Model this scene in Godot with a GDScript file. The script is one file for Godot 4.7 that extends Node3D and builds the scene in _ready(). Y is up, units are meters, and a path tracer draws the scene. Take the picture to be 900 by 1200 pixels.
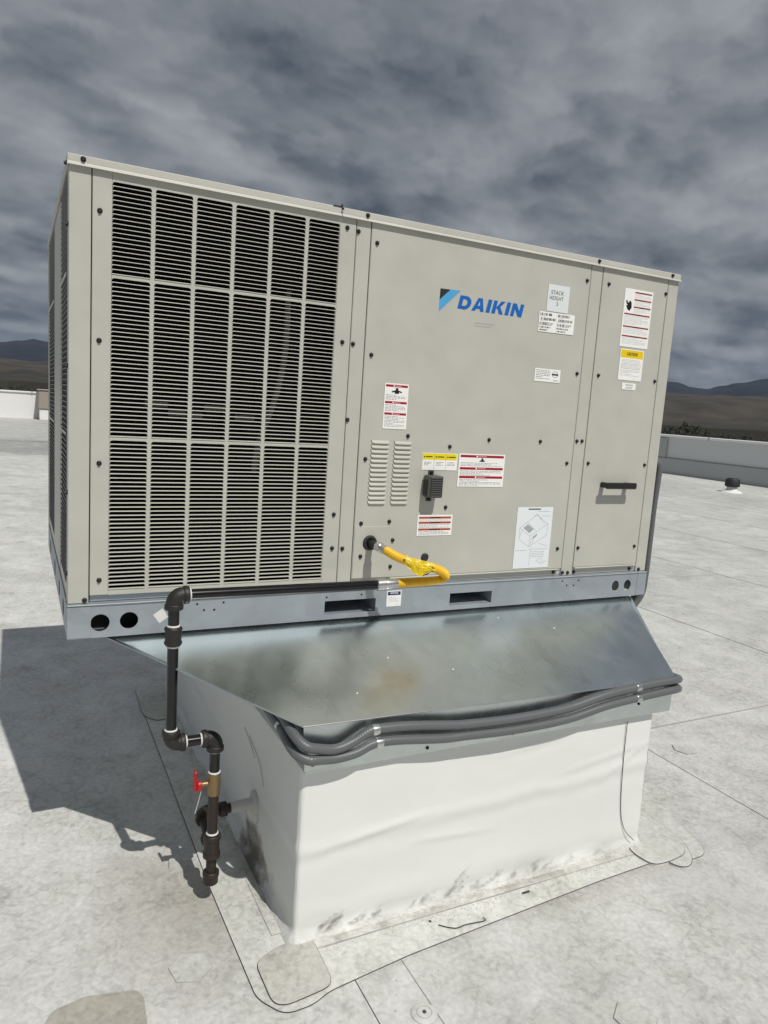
extends Node3D

# ---------------------------------------------------------------- mesh builder
class MB:
	var v := PackedVector3Array()
	var n := PackedVector3Array()
	var t := PackedVector2Array()
	var k := PackedInt32Array()
	var col := PackedColorArray()

	func vert(p: Vector3, nn: Vector3, uv := Vector2.ZERO) -> int:
		v.append(p); n.append(nn); t.append(uv)
		return v.size() - 1

	# a, b, c counter-clockwise as seen from outside
	func tri(a: Vector3, b: Vector3, c: Vector3) -> void:
		var nn := (b - a).cross(c - a).normalized()
		var i := vert(a, nn, Vector2(a.x, a.z)); vert(b, nn, Vector2(b.x, b.z)); vert(c, nn, Vector2(c.x, c.z))
		k.append_array(PackedInt32Array([i, i + 2, i + 1]))

	func quad(a: Vector3, b: Vector3, c: Vector3, d: Vector3, uv := false) -> void:
		var nn := (b - a).cross(c - a)
		if nn.length_squared() < 1e-16:
			nn = (c - a).cross(d - a)
		nn = nn.normalized()
		var i := vert(a, nn, Vector2(0, 1) if uv else Vector2(a.x, a.y))
		vert(b, nn, Vector2(1, 1) if uv else Vector2(b.x, b.y))
		vert(c, nn, Vector2(1, 0) if uv else Vector2(c.x, c.y))
		vert(d, nn, Vector2(0, 0) if uv else Vector2(d.x, d.y))
		k.append_array(PackedInt32Array([i, i + 2, i + 1, i, i + 3, i + 2]))

	func facing(p: Array, out: Vector3) -> void: # a flat polygon of 3 or 4 points turned to face `out`
		var nn: Vector3 = (p[1] - p[0]).cross(p[2] - p[0])
		if nn.dot(out) < 0.0:
			p.reverse()
		if p.size() == 3:
			tri(p[0], p[1], p[2])
		else:
			quad(p[0], p[1], p[2], p[3])

	func box(lo: Vector3, hi: Vector3, b := 0.0, tf := Transform3D.IDENTITY) -> void:
		var c := (lo + hi) / 2.0
		var h := (hi - lo) / 2.0
		b = minf(b, minf(h.x, minf(h.y, h.z)) * 0.98)
		for a in 3:
			var p := (a + 1) % 3
			var q := (a + 2) % 3
			for s in [-1.0, 1.0]:
				var pts := []
				for e in [[-1, -1], [1, -1], [1, 1], [-1, 1]]:
					var w := Vector3.ZERO
					w[a] = s * h[a]; w[p] = e[0] * (h[p] - b); w[q] = e[1] * (h[q] - b)
					pts.append(tf * (c + w))
				var o := Vector3.ZERO
				o[a] = s
				facing(pts, tf.basis * o)
				if b > 0.0:
					for s2 in [-1.0, 1.0]: # edge between +-a and +-p
						var pts2 := []
						for e in [[0, -1], [0, 1], [1, 1], [1, -1]]:
							var w := Vector3.ZERO
							w[a] = s * (h[a] - (b if e[0] == 1 else 0.0)); w[p] = s2 * (h[p] - (b if e[0] == 0 else 0.0)); w[q] = e[1] * (h[q] - b)
							pts2.append(tf * (c + w))
						var o2 := Vector3.ZERO
						o2[a] = s; o2[p] = s2
						facing(pts2, tf.basis * o2)
		if b > 0.0:
			for sx in [-1.0, 1.0]:
				for sy in [-1.0, 1.0]:
					for sz in [-1.0, 1.0]:
						var s := Vector3(sx, sy, sz)
						var pts := []
						for a in 3:
							var w := s * (h - Vector3(b, b, b))
							w[a] = s[a] * h[a]
							pts.append(tf * (c + w))
						facing(pts, tf.basis * s)

	# rows of points; the outside is along (down the rows) x (along a row)
	func sheet(rows: Array, flip := false, closed := false, us := 1.0, vs := 1.0) -> void:
		var nr := rows.size()
		var nc: int = rows[0].size()
		var base := v.size()
		for i in nr:
			for j in nc:
				var di: Vector3 = rows[mini(i + 1, nr - 1)][j] - rows[maxi(i - 1, 0)][j]
				var j0 := j - 1
				var j1 := j + 1
				if closed:
					j0 = (nc - 2) if j == 0 else j - 1
					j1 = 1 if j == nc - 1 else j + 1
				var dj: Vector3 = rows[i][mini(j1, nc - 1)] - rows[i][maxi(j0, 0)]
				var nn := di.cross(dj).normalized()
				vert(rows[i][j], -nn if flip else nn, Vector2(us * j / (nc - 1), vs * i / (nr - 1)))
		for i in nr - 1:
			for j in nc - 1:
				var a := base + i * nc + j
				var b := a + nc
				if flip:
					k.append_array(PackedInt32Array([a, b, b + 1, a, b + 1, a + 1]))
				else:
					k.append_array(PackedInt32Array([a, b + 1, b, a, a + 1, b + 1]))

	func disc(c: Vector3, ax: Vector3, r: float, seg := 16) -> void:
		var u := ax.cross(Vector3(0.31, 0.87, 0.4)).normalized()
		var w := ax.cross(u).normalized()
		for i in seg:
			var a0 := TAU * i / seg
			var a1 := TAU * (i + 1) / seg
			facing([c, c + (u * cos(a0) + w * sin(a0)) * r, c + (u * cos(a1) + w * sin(a1)) * r], ax)

	# radius: a number or one per point
	func tube(pts: Array, radius, seg := 12, caps := true, hard := false) -> void:
		var rings := []
		var np := pts.size()
		var tg := []
		for i in np:
			var d: Vector3 = pts[mini(i + 1, np - 1)] - pts[maxi(i - 1, 0)]
			if d.length_squared() < 1e-14:
				d = tg[i - 1] if i else Vector3.UP
			tg.append(d.normalized())
		var u: Vector3 = tg[0].cross(Vector3(0.13, 0.35, 0.92)).normalized()
		var length := 0.0
		for i in np:
			u = (u - tg[i] * u.dot(tg[i])).normalized()
			var w: Vector3 = tg[i].cross(u)
			var r: float = radius if radius is float else radius[i]
			var ring := PackedVector3Array()
			for j in seg + 1:
				var a := TAU * j / seg
				ring.append(pts[i] + (u * cos(a) - w * sin(a)) * r)
			rings.append(ring)
			if i:
				length += pts[i].distance_to(pts[i - 1])
		if hard:
			for i in np - 1:
				sheet([rings[i], rings[i + 1]], false, true)
		else:
			sheet(rings, false, true, 1.0, length)
		if caps:
			disc(pts[0], -tg[0], radius if radius is float else radius[0], seg)
			disc(pts[np - 1], tg[np - 1], radius if radius is float else radius[np - 1], seg)

	# a flat sheet with the outline (x, z), its top at y1
	func slab(poly: PackedVector2Array, y0: float, y1: float) -> void:
		var ix := Geometry2D.triangulate_polygon(poly)
		for i in range(0, ix.size(), 3):
			var a := poly[ix[i]]
			var b := poly[ix[i + 1]]
			var c := poly[ix[i + 2]]
			facing([Vector3(a.x, y1, a.y), Vector3(b.x, y1, b.y), Vector3(c.x, y1, c.y)], Vector3.UP)
		var turn := 1.0 if Geometry2D.is_polygon_clockwise(poly) else -1.0
		for i in poly.size():
			var a := poly[i]
			var b := poly[(i + 1) % poly.size()]
			var o := Vector3(b.y - a.y, 0, a.x - b.x) * -turn
			facing([Vector3(a.x, y0, a.y), Vector3(b.x, y0, b.y), Vector3(b.x, y1, b.y), Vector3(a.x, y1, a.y)], o)

	# a plate in the plane z with holes in one row; a hole is [cx, cy, half width, half height, round]
	func plate(x0: float, x1: float, y0: float, y1: float, z: float, thick: float, holes: Array) -> void:
		var x := x0
		for h in holes:
			var m := 0.008
			var a: float = h[0] - h[2] - m
			var b: float = h[0] + h[2] + m
			_wall(x, a, y0, y1, z, thick)
			var ang := []
			for i in 32:
				ang.append(TAU * i / 32.0)
			for e in [[a, y0], [b, y0], [b, y1], [a, y1]]:
				ang.append(fposmod(atan2(e[1] - h[1], e[0] - h[0]), TAU))
			if not h[4]:
				for e in [[-1, -1], [1, -1], [1, 1], [-1, 1]]:
					ang.append(fposmod(atan2(e[1] * h[3], e[0] * h[2]), TAU))
			ang.sort()
			var outer := []
			var inner := []
			for g in ang:
				var d := Vector2(cos(g), sin(g))
				var fx: float = INF if absf(d.x) < 1e-9 else ((b - h[0]) / d.x if d.x > 0 else (a - h[0]) / d.x)
				var fy: float = INF if absf(d.y) < 1e-9 else ((y1 - h[1]) / d.y if d.y > 0 else (y0 - h[1]) / d.y)
				var f := minf(fx, fy)
				outer.append(Vector3(h[0] + d.x * f, h[1] + d.y * f, z))
				var r: float
				if h[4]:
					r = 1.0 / sqrt(pow(d.x / h[2], 2) + pow(d.y / h[3], 2))
				else:
					r = minf(h[2] / maxf(absf(d.x), 1e-9), h[3] / maxf(absf(d.y), 1e-9))
				inner.append(Vector3(h[0] + d.x * r, h[1] + d.y * r, z))
			var back := Vector3(0, 0, -thick)
			for i in ang.size():
				var j := (i + 1) % ang.size()
				facing([inner[i], outer[i], outer[j], inner[j]], Vector3.BACK)
				facing([inner[i] + back, outer[i] + back, outer[j] + back, inner[j] + back], Vector3.FORWARD)
				facing([inner[i], inner[j], inner[j] + back, inner[i] + back], Vector3(h[0], h[1], z) - inner[i])
			x = b
		_wall(x, x1, y0, y1, z, thick)
		box(Vector3(x0, y1, z - thick), Vector3(x1, y1 + 0.0001, z))

	func _wall(a: float, b: float, y0: float, y1: float, z: float, thick: float) -> void:
		facing([Vector3(a, y0, z), Vector3(b, y0, z), Vector3(b, y1, z), Vector3(a, y1, z)], Vector3.BACK)
		facing([Vector3(a, y0, z - thick), Vector3(b, y0, z - thick), Vector3(b, y1, z - thick), Vector3(a, y1, z - thick)], Vector3.FORWARD)
		facing([Vector3(a, y0, z), Vector3(b, y0, z), Vector3(b, y0, z - thick), Vector3(a, y0, z - thick)], Vector3.DOWN)

	func mesh(about := Vector3.ZERO) -> ArrayMesh:
		var p := PackedVector3Array()
		p.resize(v.size())
		for i in v.size():
			p[i] = v[i] - about
		var a := []
		a.resize(Mesh.ARRAY_MAX)
		a[Mesh.ARRAY_VERTEX] = p
		a[Mesh.ARRAY_NORMAL] = n
		a[Mesh.ARRAY_TEX_UV] = t
		a[Mesh.ARRAY_INDEX] = k
		if col.size() == v.size():
			a[Mesh.ARRAY_COLOR] = col
		var m := ArrayMesh.new()
		m.add_surface_from_arrays(Mesh.PRIMITIVE_TRIANGLES, a)
		return m

	func middle() -> Vector3:
		var b := AABB(v[0], Vector3.ZERO)
		for p in v:
			b = b.expand(p)
		return Vector3(b.get_center().x, b.position.y, b.get_center().z)

# ---------------------------------------------------------------- scene helpers
const UP0 := 0.72 # height of the underside of the unit's rail above the roof
var origin := {}
var used := {}
var rng := RandomNumberGenerator.new()
var M := {}

func F(x: float, y: float, z: float) -> Vector3: # metres from the rail's lower left front corner
	return Vector3(x, y + UP0, z)

func numbered(parent: Node, called: String) -> String:
	var key := "%d/%s" % [parent.get_instance_id(), called]
	var c: int = used.get(key, 0)
	used[key] = c + 1
	return called if c == 0 else "%s_%03d" % [called, c]

func tag(o: Node, label: String, category := "", group := "") -> Node:
	if label: o.set_meta("label", label)
	if category: o.set_meta("category", category)
	if group: o.set_meta("group", group)
	return o

func thing(called: String, label: String, category: String, at: Vector3, group := "") -> Node3D:
	var o := Node3D.new()
	o.name = numbered(self, called)
	add_child(o)
	o.position = at
	origin[o] = at
	tag(o, label, category, group)
	return o

func struct(called: String) -> Node3D:
	var o := Node3D.new()
	o.name = numbered(self, called)
	add_child(o)
	origin[o] = Vector3.ZERO
	o.set_meta("kind", "structure")
	return o

func put(called: String, m: Mesh, mat: Material, parent: Node, at: Vector3, turn := Basis()) -> MeshInstance3D:
	var o := MeshInstance3D.new()
	o.name = numbered(parent, called)
	o.mesh = m
	o.material_override = mat
	parent.add_child(o)
	o.transform = Transform3D(turn, at - origin.get(parent, Vector3.ZERO))
	origin[o] = at
	return o

func part(called: String, b: MB, mat: Material, parent: Node, label := "") -> MeshInstance3D:
	var c := b.middle()
	var o := put(called, b.mesh(c), mat, parent, c)
	if label: o.set_meta("label", label)
	return o

func boxed(lo: Vector3, hi: Vector3, bevel := 0.0) -> MB:
	var b := MB.new()
	b.box(lo, hi, bevel)
	return b

func tubed(pts: Array, r, seg := 16, caps := true, hard := false) -> MB:
	var b := MB.new()
	b.tube(pts, r, seg, caps, hard)
	return b

func curve(pts: Array, step := 0.01) -> Array: # a smooth line through the points
	var c := Curve3D.new()
	c.bake_interval = step
	for i in pts.size():
		var a: Vector3 = pts[maxi(i - 1, 0)]
		var b: Vector3 = pts[mini(i + 1, pts.size() - 1)]
		var d := (b - a).normalized()
		var l0: float = pts[i].distance_to(a) / 3.0
		var l1: float = pts[i].distance_to(b) / 3.0
		c.add_point(pts[i], -d * l0, d * l1)
	return Array(c.get_baked_points())

func rounded(pts: Array, r: float, seg := 5) -> PackedVector2Array: # polygon with its corners rounded
	var out := PackedVector2Array()
	for i in pts.size():
		var p: Vector2 = pts[i]
		var a: Vector2 = pts[(i - 1 + pts.size()) % pts.size()]
		var b: Vector2 = pts[(i + 1) % pts.size()]
		var ra := minf(r, p.distance_to(a) * 0.45)
		var rb := minf(r, p.distance_to(b) * 0.45)
		var s := p + (a - p).normalized() * ra
		var e := p + (b - p).normalized() * rb
		for j in seg + 1:
			var q := float(j) / seg
			out.append(s.lerp(p, q).lerp(p.lerp(e, q), q))
	return out

func noise(kind: int, freq: float, octaves: int, sd: int, ridged := false, warp := 0.0) -> FastNoiseLite:
	var f := FastNoiseLite.new()
	f.noise_type = kind
	f.frequency = freq
	f.seed = sd
	f.fractal_type = FastNoiseLite.FRACTAL_RIDGED if ridged else FastNoiseLite.FRACTAL_FBM
	f.fractal_octaves = octaves
	if warp > 0.0:
		f.domain_warp_enabled = true
		f.domain_warp_amplitude = warp
		f.domain_warp_frequency = freq * 0.7
		f.domain_warp_fractal_octaves = 3
	return f

func field(f: FastNoiseLite, w: int, h: int) -> PackedByteArray:
	var im := f.get_seamless_image(w, h)
	im.convert(Image.FORMAT_L8)
	return im.get_data()

func tex(w: int, h: int, data: PackedByteArray, format := Image.FORMAT_RGB8) -> ImageTexture:
	return ImageTexture.create_from_image(Image.create_from_data(w, h, false, format, data))

func grey_tex(f: FastNoiseLite, w: int, h: int) -> ImageTexture:
	return tex(w, h, field(f, w, h), Image.FORMAT_L8)

func normal_tex(f: FastNoiseLite, w: int, h: int, bump: float) -> ImageTexture:
	var im := Image.create_from_data(w, h, false, Image.FORMAT_L8, field(f, w, h))
	im.convert(Image.FORMAT_RGBA8)
	im.bump_map_to_normal_map(bump)
	return ImageTexture.create_from_image(im)

func lin(r: float, g: float, b: float) -> Color: # a real-world base colour
	return Color(r, g, b).linear_to_srgb()

func mat(c: Color, rough := 0.6, metal := 0.0) -> StandardMaterial3D:
	var m := StandardMaterial3D.new()
	m.albedo_color = c
	m.roughness = rough
	m.metallic = metal
	return m

func tri_map(m: StandardMaterial3D, size: float) -> void:
	m.uv1_triplanar = true
	m.uv1_world_triplanar = true
	m.uv1_scale = Vector3.ONE / size

# ---------------------------------------------------------------- camera, sky, sun
func make_light() -> void:
	var cam := Camera3D.new()
	cam.name = "camera"
	cam.fov = 70.47
	cam.near = 0.05
	cam.far = 20000.0
	cam.rotation_order = EULER_ORDER_YXZ
	cam.position = F(-0.1054, 0.612, 1.8582)
	cam.rotation = Vector3(-0.1429, -0.4731, 0.0658)
	add_child(cam)
	var sun := DirectionalLight3D.new()
	sun.name = "sun"
	sun.light_energy = 1.1
	sun.light_color = Color(1.0, 0.985, 0.955)
	sun.light_angular_distance = 0.5
	sun.shadow_enabled = true
	add_child(sun)
	sun.look_at_from_position(Vector3(0.1, 1.0, 0.69) * 10.0, Vector3.ZERO)
	var e := Environment.new()
	e.background_mode = Environment.BG_SKY
	var sky := Sky.new()
	var ps := PanoramaSkyMaterial.new()
	ps.panorama = cloud_sky()
	sky.sky_material = ps
	e.sky = sky
	e.background_energy_multiplier = 1.0
	e.tonemap_mode = Environment.TONE_MAPPER_LINEAR
	e.tonemap_exposure = 1.0
	e.sdfgi_enabled = true
	e.ssao_enabled = true
	e.ssil_enabled = true
	e.fog_enabled = true
	e.fog_density = 0.000016
	e.fog_light_color = Color(0.55, 0.64, 0.78)
	var we := WorldEnvironment.new()
	we.name = "environment"
	we.environment = e
	add_child(we)

func cloud_sky() -> ImageTexture: # a broken deck of grey stratocumulus
	var w := 2048
	var h := 1024
	var px := PackedFloat32Array()
	px.resize(w * h * 3)
	var big := noise(FastNoiseLite.TYPE_SIMPLEX_SMOOTH, 0.62, 3, 11)
	var lump := noise(FastNoiseLite.TYPE_SIMPLEX_SMOOTH, 1.55, 6, 5, false, 0.2)
	lump.fractal_gain = 0.56
	var puff := noise(FastNoiseLite.TYPE_SIMPLEX_SMOOTH, 2.7, 4, 8, false, 0.16)
	var dark := Vector3(0.074, 0.094, 0.122)
	var lit := Vector3(0.335, 0.355, 0.385)
	for j in h:
		var el := PI * (0.5 - (j + 0.5) / h)
		var y := sin(el)
		var c := cos(el)
		var at := j * w * 3
		if y < 0.0:
			for i in w:
				px[at] = 0.2; px[at + 1] = 0.2; px[at + 2] = 0.2
				at += 3
			continue
		var s := 1.0 / (y + 0.13)
		var low := exp(-y * 11.0)
		for i in w:
			var az := TAU * ((i + 0.5) / w - 0.5)
			var x := sin(az) * c * s
			var z := -cos(az) * c * s
			# the rolls of the deck run across the view
			var along := x * 0.93 - z * 0.37
			var across := x * 0.37 + z * 0.93
			var b := big.get_noise_2d(along * 0.8 + 5.0, across)
			var n := lump.get_noise_2d(along * 0.85 + 3.1, across * 1.2)
			var f := 1.0 - 2.4 * absf(puff.get_noise_2d(along * 0.85 + n * 0.2, across * 1.1))
			var q := clampf(0.44 + 0.70 * n + 0.50 * b + 0.16 * f, 0.0, 1.0)
			var col := dark.lerp(lit, q)
			col = col.lerp(Vector3(0.098, 0.138, 0.178), low * 0.6)
			px[at] = col.x; px[at + 1] = col.y; px[at + 2] = col.z
			at += 3
	return ImageTexture.create_from_image(Image.create_from_data(w, h, false, Image.FORMAT_RGBF, px.to_byte_array()))

# ---------------------------------------------------------------- materials
func make_materials() -> void:
	# paint on sheet metal: slightly uneven, a little dusty
	var paint := mat(lin(0.50, 0.495, 0.44), 0.42)
	paint.normal_enabled = true
	paint.normal_texture = normal_tex(noise(FastNoiseLite.TYPE_SIMPLEX_SMOOTH, 0.012, 2, 3), 512, 512, 3.0)
	paint.normal_scale = 0.36
	paint.roughness_texture = rough_tex(21, 150, 22)
	paint.roughness = 0.75
	paint.metallic_specular = 0.45
	var dust := noise(FastNoiseLite.TYPE_SIMPLEX_SMOOTH, 0.01, 5, 31)
	paint.albedo_texture = dirt_tex(dust, 512, 246, 255)
	tri_map(paint, 0.9)
	M.paint = paint
	var lid := paint.duplicate()
	lid.albedo_color = lin(0.53, 0.525, 0.475)
	M.lid = lid
	# galvanised sheet
	var galv := mat(lin(0.70, 0.755, 0.755), 1.0, 1.0)
	galv.roughness_texture = spangle(62, 90)
	galv.albedo_texture = spangle(226, 255)
	galv.normal_enabled = true
	galv.normal_texture = normal_tex(noise(FastNoiseLite.TYPE_SIMPLEX_SMOOTH, 0.006, 2, 8), 512, 512, 2.0)
	galv.normal_scale = 0.11
	tri_map(galv, 0.8)
	M.galv = galv
	var rail := galv.duplicate()
	rail.roughness_texture = spangle(165, 190)
	rail.metallic = 0.8
	rail.albedo_color = lin(0.50, 0.545, 0.585)
	M.rail = rail
	var steel := mat(lin(0.62, 0.63, 0.63), 0.32, 1.0)
	M.steel = steel
	M.screw = mat(lin(0.035, 0.036, 0.038), 0.45, 0.6)
	M.dark = mat(lin(0.012, 0.013, 0.014), 0.8)
	M.coil = mat(lin(0.006, 0.0065, 0.007), 0.9)
	M.coil.metallic_specular = 0.1
	M.inside = mat(lin(0.10, 0.105, 0.10), 0.8)
	M.rubber = mat(lin(0.02, 0.02, 0.021), 0.65)
	M.plastic = mat(lin(0.012, 0.012, 0.013), 0.38)
	M.grey_plastic = mat(lin(0.075, 0.075, 0.07), 0.55)
	var pipe := mat(lin(0.008, 0.008, 0.009), 0.2)
	pipe.albedo_texture = dirt_tex(noise(FastNoiseLite.TYPE_SIMPLEX_SMOOTH, 0.03, 4, 61), 256, 150, 255)
	tri_map(pipe, 0.3)
	M.pipe = pipe
	var iron := mat(lin(0.026, 0.025, 0.024), 0.5, 0.3)
	iron.normal_enabled = true
	iron.normal_texture = normal_tex(noise(FastNoiseLite.TYPE_SIMPLEX_SMOOTH, 0.06, 3, 62), 256, 256, 3.0)
	iron.normal_scale = 0.5
	tri_map(iron, 0.12)
	M.iron = iron
	var rust := iron.duplicate()
	rust.albedo_color = lin(0.036, 0.026, 0.021)
	M.rust = rust
	M.brass = mat(lin(0.27, 0.20, 0.10), 0.45, 0.8)
	M.red = mat(lin(0.42, 0.010, 0.013), 0.45)
	M.tape = mat(lin(0.66, 0.66, 0.64), 0.7)
	var hose := mat(lin(0.82, 0.50, 0.02), 0.42)
	M.hose = hose
	var conduit := mat(lin(0.115, 0.122, 0.128), 0.4)
	M.conduit_grey = mat(lin(0.16, 0.165, 0.165), 0.5)
	var ribs := PackedByteArray()
	for j in 32:
		for i in 4:
			ribs.append(int(127 + 127 * sin(TAU * j / 32.0)))
	var rim := Image.create_from_data(4, 32, false, Image.FORMAT_L8, ribs)
	rim.convert(Image.FORMAT_RGBA8)
	rim.bump_map_to_normal_map(4.0)
	conduit.normal_enabled = true
	conduit.normal_texture = ImageTexture.create_from_image(rim)
	conduit.normal_scale = 0.35
	conduit.uv1_scale = Vector3(1, 170, 1)
	M.conduit = conduit
	# roofing membrane
	var roof := mat(Color.WHITE, 0.62)
	roof.albedo_texture = roof_tex()
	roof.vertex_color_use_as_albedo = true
	roof.heightmap_enabled = true
	roof.heightmap_texture = grey_tex(noise(FastNoiseLite.TYPE_SIMPLEX_SMOOTH, 0.014, 5, 77, false, 20.0), 1024, 1024)
	roof.heightmap_scale = 0.22
	tri_map(roof, 3.1)
	roof.detail_enabled = true
	roof.detail_blend_mode = BaseMaterial3D.BLEND_MODE_MUL
	roof.detail_uv_layer = BaseMaterial3D.DETAIL_UV_2
	roof.detail_albedo = dirt_tex(noise(FastNoiseLite.TYPE_SIMPLEX_SMOOTH, 0.012, 5, 78, false, 25.0), 512, 232, 255)
	roof.uv2_triplanar = true
	roof.uv2_world_triplanar = true
	roof.uv2_scale = Vector3.ONE / 11.3
	M.roof = roof
	var flash := roof.duplicate()
	flash.albedo_color = lin(0.92, 0.92, 0.90)
	M.flash = flash
	var plate := roof.duplicate()
	plate.albedo_color = lin(0.86, 0.86, 0.845)
	M.plate = plate
	var patch := roof.duplicate()
	patch.albedo_color = lin(0.80, 0.79, 0.75)
	patch.uv1_offset = Vector3(0.37, 0.2, 0.61)
	M.patch = patch
	M.seal = mat(lin(0.05, 0.05, 0.048), 0.8)
	M.lap = mat(lin(0.42, 0.42, 0.40), 0.7)
	M.ring = mat(lin(0.36, 0.36, 0.35), 0.7)
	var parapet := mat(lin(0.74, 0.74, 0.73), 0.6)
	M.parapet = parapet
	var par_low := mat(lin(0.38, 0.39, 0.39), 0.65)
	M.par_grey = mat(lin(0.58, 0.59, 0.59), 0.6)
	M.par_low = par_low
	M.tan = mat(lin(0.30, 0.26, 0.22), 0.6)
	M.boot = mat(lin(0.55, 0.54, 0.51), 0.6)

func rough_tex(sd: int, mid: int, amp: int) -> ImageTexture:
	var f := field(noise(FastNoiseLite.TYPE_SIMPLEX_SMOOTH, 0.008, 5, sd), 512, 512)
	for i in f.size():
		f[i] = clampi(mid + int((f[i] - 128) * amp / 128.0), 0, 255)
	return tex(512, 512, f, Image.FORMAT_L8)

func dirt_tex(f: FastNoiseLite, size: int, lo: int, hi: int) -> ImageTexture:
	var d := field(f, size, size)
	for i in d.size():
		d[i] = lo + (hi - lo) * d[i] / 255
	return tex(size, size, d, Image.FORMAT_L8)

func spangle(lo: int, hi: int) -> ImageTexture: # zinc crystals
	var f := FastNoiseLite.new()
	f.noise_type = FastNoiseLite.TYPE_CELLULAR
	f.cellular_return_type = FastNoiseLite.RETURN_CELL_VALUE
	f.frequency = 0.045
	f.seed = 4
	f.fractal_type = FastNoiseLite.FRACTAL_NONE
	f.domain_warp_enabled = true
	f.domain_warp_amplitude = 9.0
	f.domain_warp_frequency = 0.04
	var a := field(f, 512, 512)
	var b := field(noise(FastNoiseLite.TYPE_SIMPLEX_SMOOTH, 0.006, 4, 9), 512, 512)
	for i in a.size():
		a[i] = lo + (hi - lo) * (a[i] + 2 * b[i]) / 765
	return tex(512, 512, a, Image.FORMAT_L8)

func roof_tex() -> ImageTexture: # soiled white membrane with brushed, swirling dirt
	var s := 1536
	var cloud := field(noise(FastNoiseLite.TYPE_SIMPLEX_SMOOTH, 0.006, 4, 41, false, 40.0), s, s)
	var stroke := field(noise(FastNoiseLite.TYPE_SIMPLEX_SMOOTH, 0.03, 4, 42, true, 34.0), s, s)
	var swirl := field(noise(FastNoiseLite.TYPE_SIMPLEX_SMOOTH, 0.017, 4, 46, false, 60.0), s, s)
	var fine := field(noise(FastNoiseLite.TYPE_SIMPLEX_SMOOTH, 0.11, 2, 43, false, 9.0), s, s)
	var out := PackedByteArray()
	out.resize(s * s * 3)
	var o := 0
	for i in s * s:
		var c: int = cloud[i]
		var r: int = stroke[i]
		var v := 218 + (c - 128) * 9 / 100 + (fine[i] - 128) * 11 / 100 + (swirl[i] - 128) * 7 / 100
		if r > 150: # dirt left in fine strokes
			v -= (r - 150) * (24 + (255 - c) / 3) / 270
		if swirl[i] < 84:
			v -= (84 - swirl[i]) * 18 / 100
		v = clampi(v, 90, 236)
		out[o] = v; out[o + 1] = v; out[o + 2] = v - 2 - (255 - c) / 70
		o += 3
	return tex(s, s, out)

# ---------------------------------------------------------------- the setting
const CX := 0.497 # left face of the curb
const CR := 1.664 # right face
const CZ := 0.34  # front face
const CB := -1.38 # back face

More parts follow.
